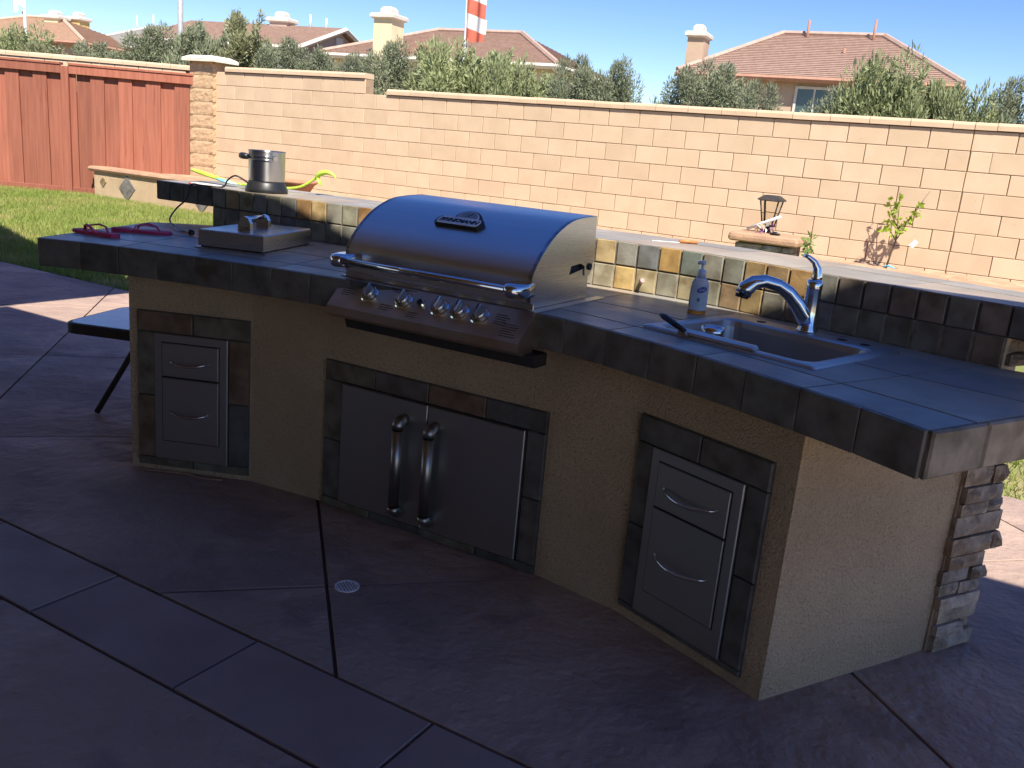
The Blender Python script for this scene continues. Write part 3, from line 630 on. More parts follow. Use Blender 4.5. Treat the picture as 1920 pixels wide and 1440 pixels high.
# ---------------------------------------------------------------- things in and beside the sink
spt = thing('barbecue_spatula', 'black handled spatula lying over the left rim of the sink', 'spatula', tuple(v3(sk(-.27, -.12), .925)))
a0, a1, a2 = np.array((.428, 2.665, .962)), np.array((.487, 2.575, .934)), v3(sk(-.10, -.16), .80)
MB().tube([a0, a0+(a1-a0)*.15, a0+(a1-a0)*.55, a1], [.008, .013, .012, .009], 10, flat=.7).build('handle', m_black, spt); MB().tube([a1, a1+(a2-a1)*.5, a2], .004, 8).build('shaft', m_steel, spt)
MB().slab(a2, v3(SU, 0), v3(SV, 0), UZ, .11, .08, .003).build('blade', m_steel, spt)
tr_ = MB().rings([[v3(sk(u, v), z) for v, z in ((-.25, .9235), (-.246, .931), (-.225, .935), (-.2, .932), (-.19, .9235))] for u in np.linspace(-.155, .085, 5)] + [[v3(sk(u, v), z) for v, z in ((-.248, .9235), (-.245, .928), (-.235, .929), (-.225, .928), (-.222, .9235))] for u in (.105,)], smooth=False).build('steel_tray', MATS['satin_steel'])
tag(tr_, 'narrow stainless tray lying along the front rim of the sink', 'tray')
cu = thing('steel_cup', 'small shiny steel cup standing inside the sink basin', 'cup', tuple(v3(sk(-.09, -.1), .75)))
cc = sk(-.11, -.135); MB().lathe([(.026, .79), (.03, .80), (.033, .925), (.034, .942), (.031, .942), (.028, .82)], *cc, 20, cap1=True).build('bowl', m_chrome, cu); MB().lathe([(.024, .746), (.027, .79)], *cc, 20).build('base', m_chrome, cu)
sp = np.array((.604, 3.03)); so2 = thing('soap_bottle', 'clear pump bottle of hand soap with blue label beside the sink', 'soap bottle', (sp[0], sp[1], .915))
m_clear = M('clear_plastic', (.66, .76, .88), .12, alpha_trans=.35, scale=5, ior=1.3); m_soap = M('amber_soap', (.75, .38, .08), .15, alpha_trans=.5, scale=5); m_lab = M('soap_label', (.66, .76, .86), .4, scale=10)
oval = lambda k, z: [(sp[0]+.031*k*math.cos(a), sp[1]+.021*k*math.sin(a), z) for a in np.linspace(0, 2*math.pi, 24, endpoint=False)]
MB().rings([oval(.95, .9155), oval(1, .92), oval(1, .944)], smooth=True).build('soap', m_soap, so2)
MB().rings([oval(1, .9445), oval(1.0, 1.0), oval(.93, 1.02), oval(.72, 1.034), oval(.5, 1.04)], smooth=True).build('bottle', m_clear, so2)
MB().rings([[(sp[0]+.0316*math.cos(a), sp[1]+.0217*math.sin(a), z) for a in np.linspace(R(205), R(335), 14)] for z in (.93, 1.015)], False, False, True, closed=False).build('label', m_lab, so2)
m_white = M('white_plastic', (.78, .8, .82), .35, scale=20)
pu = MB().lathe([(.014, 1.04), (.0145, 1.062), (.011, 1.066), (.005, 1.068), (.005, 1.086)], *sp, 16).build('pump', m_white, so2); MB().tube([v3(sp, 1.088)+X3*.008, v3(sp, 1.09), v3(sp, 1.087)-X3*.018], [.007, .008, .005], 10).build('nozzle', m_white, pu)
m_blue = M('label_blue', (.02, .06, .4), .4, scale=20)
MB().rings([[(sp[0]+.004+.016*math.cos(a), sp[1]-.0222-dy, 1.0+.010*math.sin(a)+.004*math.cos(a)) for a in np.linspace(0, 2*math.pi, 18, endpoint=False)] for dy in (0, .001)]).build('logo', m_blue, so2)
mw = Matrix((X3, UZ, -Y3)).transposed().to_4x4(); mw.translation = Vector((sp[0]+.004, sp[1]-.0236, 1.0)); mw = mw @ Matrix.Rotation(R(14), 4, 'Z')
text_mesh('lettering', 'Dial', .013, m_white, so2, mw, shear=.2, extrude=.0002)
MB().rings([[(sp[0]-.004+.006*math.cos(a), sp[1]-.0226-dy, .966+.007*math.sin(a)) for a in np.linspace(0, 2*math.pi, 14, endpoint=False)] for dy in (0, .001)]).build('emblem', M('label_green', (.08, .22, .3), .4, scale=20), so2)
# ---------------------------------------------------------------- things on the counter and bar
m_pink = M('pink_foam', (.72, .05, .15), .6, scale=20, bump=.2, bscale=200); m_strap = M('pink_strap', (.75, .05, .13), .35, scale=20)
def flip_flop(c, ang, label, z=.9155):
    t = thing('flip_flop', label, 'flip-flop', (c[0], c[1], z), 'pair of flip-flops on the counter'); ca, sa = math.cos(ang), math.sin(ang)
    W = lambda x, y, h: (c[0]+ca*x-sa*y, c[1]+sa*x+ca*y, z+h)
    out = [(.125, 0), (.118, .026), (.09, .041), (.04, .04), (-.02, .031), (-.08, .033), (-.115, .024), (-.126, 0), (-.115, -.024), (-.08, -.033), (-.02, -.029), (.04, -.038), (.09, -.041), (.118, -.026)]
    out = [tuple(p) for p in spline(out+[out[0]], 3)][:-1]
    MB().rings([[W(x, y, .0) for x, y in out], [W(x, y, .010+.004*(x < -.05)) for x, y in out], [W(x*.97, y*.94, .012+.004*(x < -.05)) for x, y in out]]).build('sole', m_pink, t)
    for s in (1, -1): MB().tube([W(.075, 0, .010), W(.06, s*.008, .03), W(.02, s*.03, .038), (W(-.015, s*.035, .03)), W(-.03, s*.031, .009)], [.004, .006, .008, .007, .006], 8, flat=.5).build('strap', m_strap, t)
flip_flop((-1.765, 3.70), R(152), 'pink flip-flop nearest the left end of the counter')
flip_flop((-1.655, 3.885), R(8), 'pink flip-flop lying beside the other, towards the side burner')
pt = np.array((-1.272, 4.425)); po = thing('electric_pot', 'stainless pot with black handle on a round electric base on the bar', 'pot', (pt[0], pt[1], 1.097))
MB().lathe([(.098, 1.0975), (.102, 1.102), (.1, 1.115), (.088, 1.143), (.084, 1.15)], *pt, 36).build('base', m_black, po)
m_pot = M('pot_steel', (.6, .595, .59), .33, 1., col2=(.58, .575, .57), scale=3, aniso=.9); m_pot.node_tree.nodes['Principled BSDF'].inputs['Anisotropic Rotation'].default_value = .25
bw = MB().lathe([(.083, 1.151), (.086, 1.155), (.086, 1.285), (.0885, 1.29), (.0885, 1.294), (.083, 1.294), (.082, 1.17)], 0, 0, 40, cap0=True).build('bowl', m_pot, po); bw.location = (pt[0], pt[1], 0)
tn = m_pot.node_tree.nodes.new('ShaderNodeTangent'); tn.direction_type = 'RADIAL'; tn.axis = 'Z'; m_pot.node_tree.links.new(tn.outputs[0], m_pot.node_tree.nodes['Principled BSDF'].inputs['Tangent'])
pl = lambda a, r, z: (pt[0]+r*math.cos(R(a)), pt[1]+r*math.sin(R(a)), z)
for z in (1.252, 1.268): MB().tube([pl(a, .091, z) for a in range(195, 312, 9)], .0022, 6).build('handle_wire', m_chrome, po)
MB().tube([pl(310, .088, 1.26), pl(310, .094, 1.26)], .011, 10).build('bracket', m_chrome, po)
MB().tube([pl(212, .09, 1.26), pl(200, .105, 1.262), pl(188, .118, 1.262), pl(178, .118, 1.262)], [.013, .016, .016, .013], 10).build('handle', m_black, po)
cd = MB().tube(spline([(-1.352, 4.40, 1.135), (-1.41, 4.39, 1.165), (-1.46, 4.42, 1.14), (-1.50, 4.46, 1.101), (-1.60, 4.455, 1.101), (-1.66, 4.475, 1.098), (-1.675, 4.455, 1.03), (-1.69, 4.36, .985), (-1.67, 4.23, .945), (-1.60, 4.12, .924), (-1.53, 4.03, .923), (-1.49, 3.985, .926)], 5), .0042, 8).build('power_cord', m_black); tag(cd, 'black power cord looping from the pot down over the bar edge', 'cord')
pg = thing('plug', 'black plug end of the cord on the counter by the burner cover', 'plug', (-1.475, 3.965, .916)); MB().tube([(-1.492, 3.988, .927), (-1.475, 3.965, .928), (-1.458, 3.944, .928)], [.008, .012, .011], 10).build('body', m_black, pg)
for d in (-.004, .004): MB().tube([(-1.458+d, 3.944+d, .928), (-1.446+d, 3.929+d, .928)], .0016, 6).build('prong', m_chrome, pg)
wl_ = MB().rings([[(x+.006*math.sin(b), y+.006*math.cos(b)*q, .9155+h) for b in (0, 1.6, 3.1, 4.7)] for x, y, h, q in ((-1.62, 4.16, .012, .4), (-1.585, 4.085, .006, 1.2), (-1.545, 4.03, .004, 1.2), (-1.50, 3.99, .004, .5))]).build('cable_tag', m_white); tag(wl_, 'thin white tag strip lying by the plug on the counter', 'tag')
m_lime = M('lime_plastic', (.46, .66, .08), .4, scale=20); m_aqua = M('aqua_sticker', (.03, .4, .6), .35, scale=12, col2=(.5, .75, .8))
ty = thing('lime_toy', 'lime green plastic toy with bent neck lying behind the pot', 'toy', (-1.55, 4.7, 1.097))
MB().tube(spline([(-1.80, 4.86, 1.152), (-1.75, 4.80, 1.150), (-1.65, 4.73, 1.135), (-1.54, 4.66, 1.118), (-1.45, 4.62, 1.112)], 4), [.006, .012, .015, .017, .019, .02, .021, .021, .02, .02, .019, .017, .015, .014, .012, .01, .008], 12, flat=.5).build('paddle', m_lime, ty)
MB().tube(spline([(-1.60, 4.665, 1.128), (-1.53, 4.625, 1.118), (-1.47, 4.60, 1.112)], 4), [.004, .009, .013, .015, .015, .013, .01, .008, .003], 10, flat=.6).build('sticker', m_aqua, ty)
MB().tube(spline([(-1.46, 4.63, 1.112), (-1.30, 4.60, 1.11), (-1.17, 4.585, 1.122), (-1.10, 4.57, 1.155), (-1.055, 4.555, 1.188)], 4), .0065, 10).build('neck', m_lime, ty)
MB().tube(spline([(-1.065, 4.555, 1.176), (-1.045, 4.55, 1.2), (-1.01, 4.54, 1.213), (-.975, 4.53, 1.204), (-.955, 4.52, 1.185)], 4), [.008, .012, .015, .017, .018, .019, .019, .018, .017, .016, .014, .012, .01, .008, .006, .004, .002], 10, flat=.7).build('head', m_lime, ty)
MB().tube([(-1.055, 4.552, 1.19), (-1.045, 4.54, 1.165), (-1.035, 4.53, 1.147)], [.009, .012, .004], 8, flat=.5).build('fin', m_lime, ty)
pp = MB().slab((-1.70, 4.55, 1.0972), nrm2((.9, -.35, 0)), nrm2((.35, .9, 0)), UZ, .15, .07, .006, .001).build('paper_packet', M('packet_print', (.7, .66, .62), .6, col2=(.35, .03, .03), scale=14, lo=.5, hi=.56)); tag(pp, 'flat white and red packet on the bar left of the pot', 'packet')
kn = thing('knife', 'kitchen knife with white blade and orange handle lying on the bar top', 'knife', (.6, 3.62, 1.098))
kd = nrm2((.176, .029, 0)); kn0 = np.array((.505, 3.605, 1.0985)); MB().slab(kn0, kd, np.array([-kd[1], kd[0], 0]), UZ, .115, .014, .002).build('blade', m_white, kn); MB().tube([kn0+kd*.112+np.array([0, .006, .006]), kn0+kd*.15+np.array([0, .006, .007]), kn0+kd*.19+np.array([0, .006, .006])], [.006, .0075, .006], 8).build('handle', M('orange_handle', (.6, .22, .07), .5, scale=20), kn)
p0 = BSL.at(BSL.L*.5*0); zz_ = min(BS, key=lambda p: abs(p[0]-.47)); gv = thing('gas_valve', 'small pale valve knob on the slate backsplash', 'valve', (zz_[0], zz_[1], .955))
MB().tube([v3(zz_, .962), v3(zz_, .962)+np.array([-.008, -.035, 0])], [.007, .008], 10).build('stem', m_chrome, gv); MB().tube([v3(zz_, .962)+np.array([-.008, -.035, 0]), v3(zz_, .965)+np.array([-.004, -.05, .002])], [.010, .008], 10).build('knob', M('pale_knob', (.5, .33, .3), .5, scale=20), gv)
# ---------------------------------------------------------------- patio bits
dr = thing('patio_drain', 'round white slotted drain grate set in the patio', 'drain', (-.47, 2.61, 0)); m_drain = M('drain_white', (.8, .8, .82), .5, scale=40)
circ = lambda r, z, n=24: [(-.47+r*math.cos(a), 2.61+r*math.sin(a), z) for a in np.linspace(0, 2*math.pi, n, endpoint=False)]
MB().rings([circ(.04, .0005), circ(.04, .005), circ(.0345, .005), circ(.0345, .0012)], False, False).build('ring', m_drain, dr); MB().rings([circ(.0346, .0004), circ(.0346, .0011)]).build('well', m_black, dr)
for k in range(-3, 4):
    y = k*.0095; L = math.sqrt(max(.0345**2-y*y, 0)); a = R(-60); U_ = np.array([math.cos(a), math.sin(a), 0]); V_ = np.array([-U_[1], U_[0], 0])
    MB().slab(np.array((-.47, 2.61, .0013))-U_*L+V_*(y-.0026), U_, V_, UZ, 2*L, .0052, .003).build('slat', m_drain, dr)
st = MB().tube(spline([(-1.49, 3.445, .004), (-1.38, 3.432, .006), (-1.30, 3.438, .003), (-1.22, 3.40, .004), (-1.14, 3.405, .003)], 4), .003, 6).build('plastic_strip', m_cap); tag(st, 'thin pale plastic strip on the patio at the island foot', 'strip')
tb = thing('folding_table', 'small low folding table with dark rim tucked beside the island', 'table', (-1.8, 4.2, 0)); m_rim = M('table_rim', (.05, .035, .028), .5, scale=20); m_tt = M('table_top', (.45, .45, .46), .16, scale=10, spec=.7)
tsh = rrect(-.245, .245, -.25, .25, .07); tw = lambda u, v: (-1.80+u*.985+v*.17, 4.20-u*.17+v*.985)
MB().rings([[v3(tw(*q), .415) for q in tsh], [v3(tw(*q), .458) for q in tsh], [v3(tw(*q), .462) for q in rrect(-.238, .238, -.243, .243, .065)]]).build('rim', m_rim, tb)
MB().rings([[v3(tw(*q), .458) for q in rrect(-.228, .228, -.233, .233, .06)], [v3(tw(*q), .4635) for q in rrect(-.228, .228, -.233, .233, .06)]]).build('table_top', m_tt, tb)
for q in ((-1.985, 4.11), (-1.60, 4.0), (-1.84, 4.43)): MB().tube([(q[0], q[1], .006), (-1.73+(q[0]+1.73)*.12, 4.18+(q[1]-4.18)*.12, .43)], .0145, 10).build('leg', m_rim, tb)
# ---------------------------------------------------------------- planter pier, lantern and clutter
pr_ = thing('planter_pier', 'ledge stone pier with tan cap in the planter by the wall', 'pier', tuple(H(-2.45, 9.5, 0)))
MB().slab(H(-2.72, 9.25, .0), ES3, EN3, UZ, .54, .4, .70).build('core', m_gdark, pr_)
for k in range(9):
    s = -2.74; z = .15+.06*k
    while s < -2.2:
        L = min(random.choice((.12, .2, .28)), -2.17-s); rough_block(s, s+L-.006, 9.22-random.uniform(0, .03), 9.5, z+.002, z+.056, m_stone, pr_, 'stone', .012, random.choice([(.36, .34, .3), (.42, .36, .28), (.3, .27, .24), (.46, .38, .28)])); s += L
mb = MB(); c0 = rrect(-2.81, -2.10, 9.14, 9.72, .03); cc_ = np.array((-2.455, 9.43)); sh = lambda k: [tuple(cc_+(np.array(q)-cc_)*k) for q in c0]
mb.rings([[H(*q, z) for q in sh(k)] for k, z in ((.95, .70), (1, .715), (1.01, .745), (.985, .775), (.93, .79), (.5, .80))], smooth=False).build('cap', m_cap, pr_)
lt = thing('lantern', 'black open-frame garden lantern standing on the pier', 'lantern', tuple(H(-2.47, 9.42, .8)))
lc = np.array((-2.49, 9.42)); q4 = lambda r, z: [H(lc[0]+r*a, lc[1]+r*b, z) for a, b in ((-1, -1), (1, -1), (1, 1), (-1, 1))]
MB().rings([q4(.095, 1.12), q4(.12, 1.128), q4(.115, 1.14), q4(.07, 1.175), q4(.055, 1.18)]).build('roof', m_iron, lt)
for a, b in ((-1, -1), (1, -1), (1, 1), (-1, 1)): MB().tube([H(lc[0]+a*.092, lc[1]+b*.092, 1.125), H(lc[0]+a*.05, lc[1]+b*.05, .875)], .008, 6).build('bar', m_iron, lt)
MB().rings([q4(.06, .86), q4(.062, .88)]).build('base', m_iron, lt); MB().tube([H(*lc, .799), H(*lc, .862)], [.04, .02], 10).build('stem', m_iron, lt)
MB().rings([q4(.05, .885), q4(.085, 1.115)], False, False).build('glass', M('lantern_glass', (.9, .88, .8), .05, alpha_trans=1., ior=1.02, scale=5), lt)
tbp = MB().tube([H(-2.66, 9.28, .825), H(-2.33, 9.24, .985)], .014, 10).build('white_pipe', m_white); tag(tbp, 'white plastic pipe leaning against the lantern', 'pipe')
fl = thing('paper_flowers', 'crumpled white and purple paper at the foot of the lantern', 'paper', tuple(H(-2.46, 9.28, .8)))
for k in range(14):
    c = H(-2.47+random.uniform(-.09, .09), 9.25+random.uniform(-.04, .06), .805+random.uniform(.01, .1)); V = [c+np.array([random.uniform(-.035, .035) for _ in range(3)]) for _ in range(4)]
    V = [np.array([p[0], p[1], max(p[2], .803)]) for p in V]
    MB().add(V, [(0, 1, 2), (0, 2, 3), (0, 1, 3), (1, 2, 3)]).build('petal', M('petal_%s' % 'abc'[k % 3], [(.75, .72, .7), (.35, .1, .45), (.7, .55, .4)][k % 3], .7, scale=20), fl)
bk = MB().tube([H(-2.40, 9.2, .808), H(-2.35, 9.22, .815), H(-2.30, 9.21, .806)], [.008, .02, .006], 8).build('dark_nozzle', m_black); tag(bk, 'small dark hose nozzle on the pier cap', 'nozzle')
bwl = MB().lathe([(.16, .50), (.2, .55), (.27, .66), (.31, .69), (.315, .715), (.295, .715), (.26, .67)], *H(-9.28, 9.62), 28).build('clay_bowl', M('terracotta', (.38, .19, .11), .85, col2=(.3, .15, .09), scale=9, bump=.2, bscale=60)); tag(bwl, 'wide terracotta bowl in the planter behind the pot', 'planter bowl')
def leaf_quads(C, D, L, Wd, nrmv=None):        # diamond leaves: centres, directions, lengths, widths
    k = len(C); D = D/np.linalg.norm(D, axis=1, keepdims=True); rv = rng.normal(size=(k, 3)); S_ = np.cross(D, rv); S_ /= np.linalg.norm(S_, axis=1, keepdims=True)
    a = C; b = C+D*(L*.5)[:, None]+S_*(Wd*.5)[:, None]; c = C+D*L[:, None]; d = C+D*(L*.45)[:, None]-S_*(Wd*.5)[:, None]
    V = np.stack([a, b, c, d], 1).reshape(-1, 3); return V, np.arange(len(V)).reshape(-1, 4)
sap = thing('sapling', 'young lime-leaved sapling tied up against the block wall', 'sapling', tuple(H(-1.40, 10.27, .53)))
mb = MB(); base = H(-1.405, 10.27, .52); tips = [H(-1.50, 10.25, 1.24), H(-1.40, 10.24, 1.33), H(-1.16, 10.22, 1.26), H(-1.42, 10.22, 1.1), H(-1.22, 10.22, 1.12), H(-1.50, 10.2, .98), H(-1.30, 10.16, .98), H(-1.12, 10.24, 1.36)]
crook = H(-1.36, 10.26, .82); mb.tube([base, H(-1.385, 10.265, .66), crook, H(-1.35, 10.25, .98)], [.012, .010, .008, .006], 8)
mb.build('stem', m_bark, sap)
for i, t_ in enumerate(tips): MB().tube([crook if i % 2 else H(-1.355, 10.25, .95), (crook+t_)/2+np.array([0, 0, .03]), t_], [.006, .004, .002], 6).build('branch', m_bark, sap)
Cs = []; Ds = []
for t_ in tips[:-1]:
    for k in range(16): Cs.append(t_-(t_-crook)*random.uniform(0, .45)+np.array([random.gauss(0, .02) for _ in range(3)])); Ds.append([random.gauss(0, 1), random.gauss(-.4, .8), random.gauss(.1, .7)])
V, F = leaf_quads(np.array(Cs), np.array(Ds), rng.uniform(.05, .085, len(Cs)), rng.uniform(.028, .045, len(Cs)))
tag(fast_mesh('foliage', V, F, leafmat('lime_leaf', (.38, .48, .05), (.26, .4, .04), .4), sap), kind='stuff')
tg_ = MB().slab(H(-1.215, 10.2, .80), nrm2(ES3*.7-UZ*.5), nrm2(UZ*.7+ES3*.5), -EN3, .05, .08, .003).build('nursery_tag', m_white); tag(tg_, 'white nursery tag hanging from the sapling', 'tag')
bl = MB().tube([H(-1.42, 10.12, .548), H(-1.36, 10.1, .57), H(-1.29, 10.1, .55)], [.012, .028, .01], 8, flat=.4).build('blue_scrap', M('blue_plastic', (.1, .45, .75), .4, scale=20)); tag(bl, 'small bright blue plastic scrap on the soil below the sapling', 'scrap')
wd = thing('weed', 'leafy green weed growing beside the stone pier', 'weed', tuple(H(-2.08, 9.42, .52))); MB().tube([H(-2.08, 9.42, .5), H(-2.06, 9.4, .7), H(-2.05, 9.4, .84)], [.006, .005, .002], 6).build('stem', m_bark, wd)
Cs = np.array([H(-2.06+random.gauss(0, .02), 9.4+random.gauss(0, .02), random.uniform(.58, .84)) for _ in range(70)]); V, F = leaf_quads(Cs, rng.normal(size=(70, 3))+[0, -.3, .2], rng.uniform(.05, .09, 70), rng.uniform(.015, .03, 70)); tag(fast_mesh('foliage', V, F, leafmat('weed_leaf', (.14, .26, .05), (.2, .28, .08)), wd), kind='stuff')

# ================================================================ BEYOND THE WALL
# ---------------------------------------------------------------- trees
def crown_mesh(name, rx, h0, h1, nl, leaf, clumps, upright, seed):
    r = np.random.default_rng(seed); cc = []
    while len(cc) < clumps:
        p = r.uniform(-1, 1, 3); q = math.sqrt((p[0]**2+p[1]**2))
        zt = (p[2]+1)/2; lim = (math.sin(math.pi*min(1, zt*.68+.24))**.5)*(.75+.3*math.sin(3*math.atan2(p[1], p[0])+seed+5*zt))
        if q < lim: cc.append([p[0]*rx, p[1]*rx, h0+(h1-h0)*zt])
    cc = np.array(cc); idx = r.integers(0, clumps, nl); rad = r.uniform(.2, .38, clumps)*rx
    d = r.normal(size=(nl, 3)); d /= np.linalg.norm(d, axis=1, keepdims=True); C = cc[idx]+d*(rad[idx]*r.uniform(.25, 1, nl)**.6)[:, None]*np.array([1, 1, 1.25])
    if upright > .7:
        ns = int(nl*.05); k_ = r.integers(0, 9, ns); ang = np.arange(9)*2.3; tt = r.uniform(0, 1, ns); C[:ns] = np.stack([np.cos(ang[k_])*rx*.55*(.7+.5*tt), np.sin(ang[k_])*rx*.55*(.7+.5*tt), h1-.4+tt*(.3+.035*k_)], 1)+r.normal(0, .022, (ns, 3))
    D = d*1.0+np.array([0, 0, upright])+r.normal(size=(nl, 3))*.45
    L = leaf*r.uniform(.6, 1.35, nl); global rng; sv = rng; rng = r; V, F = leaf_quads(C, D, L, L*r.uniform(.2, .34, nl)); rng = sv
    me = bpy.data.meshes.new(name); me.vertices.add(len(V)); me.vertices.foreach_set('co', V.astype(np.float32).ravel()); me.loops.add(F.size); me.loops.foreach_set('vertex_index', F.astype(np.int32).ravel())
    me.polygons.add(len(F)); me.polygons.foreach_set('loop_start', np.arange(0, F.size, 4, dtype=np.int32)); me.update(calc_edges=True); return me, cc
def trunk_mesh(cc, h0, seed):
    r = random.Random(seed); mb = MB(); mb.tube([(0, 0, -.2), (.02, .02, h0), (.0, .03, h0+.7)], [.07, .055, .04], 8)
    for c in cc[::max(1, len(cc)//14)]:
        mid = np.array([c[0]*.35, c[1]*.35, h0+(c[2]-h0)*.45]); mb.tube([(0, 0, h0*r.uniform(.6, 1)), mid, c], [.03, .018, .005], 5)
    me = bpy.data.meshes.new('trunk'); me.from_pydata(mb.v, [], mb.f); me.materials.append(m_bark); return me
VAR = {}
for key, a in {'olive': (.85, 1.1, 3.0, 34000, .075, 70, .3, 1), 'olive2': (.8, 1.1, 3.0, 34000, .075, 60, .4, 12), 'willow': (.95, .9, 2.95, 30000, .105, 80, .75, 3), 'willow2': (.9, .9, 2.95, 30000, .105, 70, .8, 4), 'spire': (.5, .8, 3.1, 13000, .085, 36, 1.0, 5)}.items():
    cm, cc = crown_mesh('crown', *a[:6], a[6], a[7]); cm.materials.append(m_bark); VAR[key] = (cm, trunk_mesh(cc, a[1], a[7]))
LM = {'olive': leafmat('olive_leaf', (.28, .30, .19), (.19, .215, .13), .25), 'willow': leafmat('willow_leaf', (.37, .4, .2), (.27, .30, .15), .32), 'pale': leafmat('pale_leaf', (.37, .37, .21), (.27, .28, .15), .3)}
def tree(s, n, top, width, var, leaf, label, name='shrub_tree'):
    t = thing(name, label, 'tree', tuple(H(s, n, -.1)), 'trees beyond the block wall'); cm, tm = VAR[var]
    sc_ = top/3.16; w_ = width/2/{'olive': .85, 'olive2': .8, 'willow': .92, 'willow2': .88, 'spire': .48}[var]*1.0
    for nm, mm in (('trunk', tm), ('crown', cm)):
        o = bpy.data.objects.new(nm, mm); COL.objects.link(o); o.parent = t; o.scale = (w_, w_, sc_)
        if nm == 'crown': o.material_slots[0].link = 'OBJECT'; o.material_slots[0].material = LM[leaf]
        o.rotation_euler.z = random.uniform(0, 6.28)
    t.location = H(s, n, -.1)
TR = [(-23.5, 14.6, 3.40, 1.7, 'willow', 'willow', 'light green bushy tree at the far left beside the white banner pole'),
 (-22.2, 14.2, 3.05, 1.5, 'willow2', 'pale', 'low yellow-green shrub just right of the white banner pole'),
 (-20.5, 14.6, 3.2, 1.6, 'olive', 'olive', 'grey-green tree in front of the yellow chimney'),
 (-19.5, 14.8, 3.0, 1.4, 'olive2', 'olive', 'low dark tree below the pale grey roof'),
 (-18.5, 14.5, 3.6, 1.5, 'olive2', 'olive', 'tall dark grey-green tree left of the grey lamp post'),
 (-17.7, 14.7, 3.35, 1.1, 'olive', 'olive', 'narrow dark tree touching the grey lamp post'),
 (-16.75, 14.5, 3.6, 1.5, 'willow2', 'olive', 'green leafy tree right of the grey lamp post above the pilaster'),
 (-15.55, 14.5, 3.75, 1.1, 'spire', 'pale', 'slender pale green tree rising to a point'),
 (-14.5, 14.6, 3.4, 1.5, 'olive', 'olive', 'round dark tree in front of the gabled house'),
 (-13.7, 14.9, 3.2, 1.1, 'olive2', 'olive', 'low dark tree below the house gable'),
 (-12.0, 14.0, 3.05, 1.0, 'olive', 'olive', 'small dark tree left of the tall cream chimney'),
 (-11.15, 14.0, 3.3, 1.1, 'olive2', 'olive', 'dark upright tree in front of the tall cream chimney'),
 (-9.9, 14.0, 3.2, 1.6, 'willow', 'willow', 'feathery light green tree left of the striped banner pole'),
 (-9.15, 14.3, 3.2, 1.5, 'willow2', 'willow', 'feathery green tree directly behind the striped banner pole'),
 (-8.5, 14.0, 2.95, 1.2, 'willow', 'willow', 'feathery green shrub right of the striped banner pole'),
 (-7.9, 14.0, 2.8, 1.0, 'willow2', 'willow', 'low light green shrub beside the round dark trees'),
 (-7.2, 14.0, 3.15, 1.05, 'olive', 'olive', 'rounded dark tree at the right end of the cream house'),
 (-6.55, 14.1, 3.1, .85, 'olive2', 'olive', 'rounded dark tree standing against open sky'),
 (-5.25, 14.0, 3.0, 1.1, 'olive', 'olive', 'round dark tree below the tan chimney'),
 (-4.75, 14.1, 3.12, 1.2, 'olive2', 'olive', 'large round dark tree left of the house window'),
 (-4.2, 14.0, 2.85, .9, 'olive', 'olive', 'small grey-green tree touching the house window'),
 (-2.95, 14.0, 2.8, 1.0, 'olive2', 'olive', 'dark tree just right of the house window'),
 (-2.3, 13.9, 3.15, 1.3, 'willow', 'willow', 'large feathery light green tree in front of the right house'),
 (-1.75, 14.2, 2.95, 1.0, 'willow2', 'willow', 'feathery green tree at the right corner of the roof'),
 (-1.25, 13.8, 2.75, 1.0, 'willow', 'willow', 'low feathery shrub above the wall near the right edge'),
 (-.75, 14.4, 3.05, 1.1, 'olive', 'olive', 'dark tree at the right edge of the view')]
for a in TR: tree(*a)
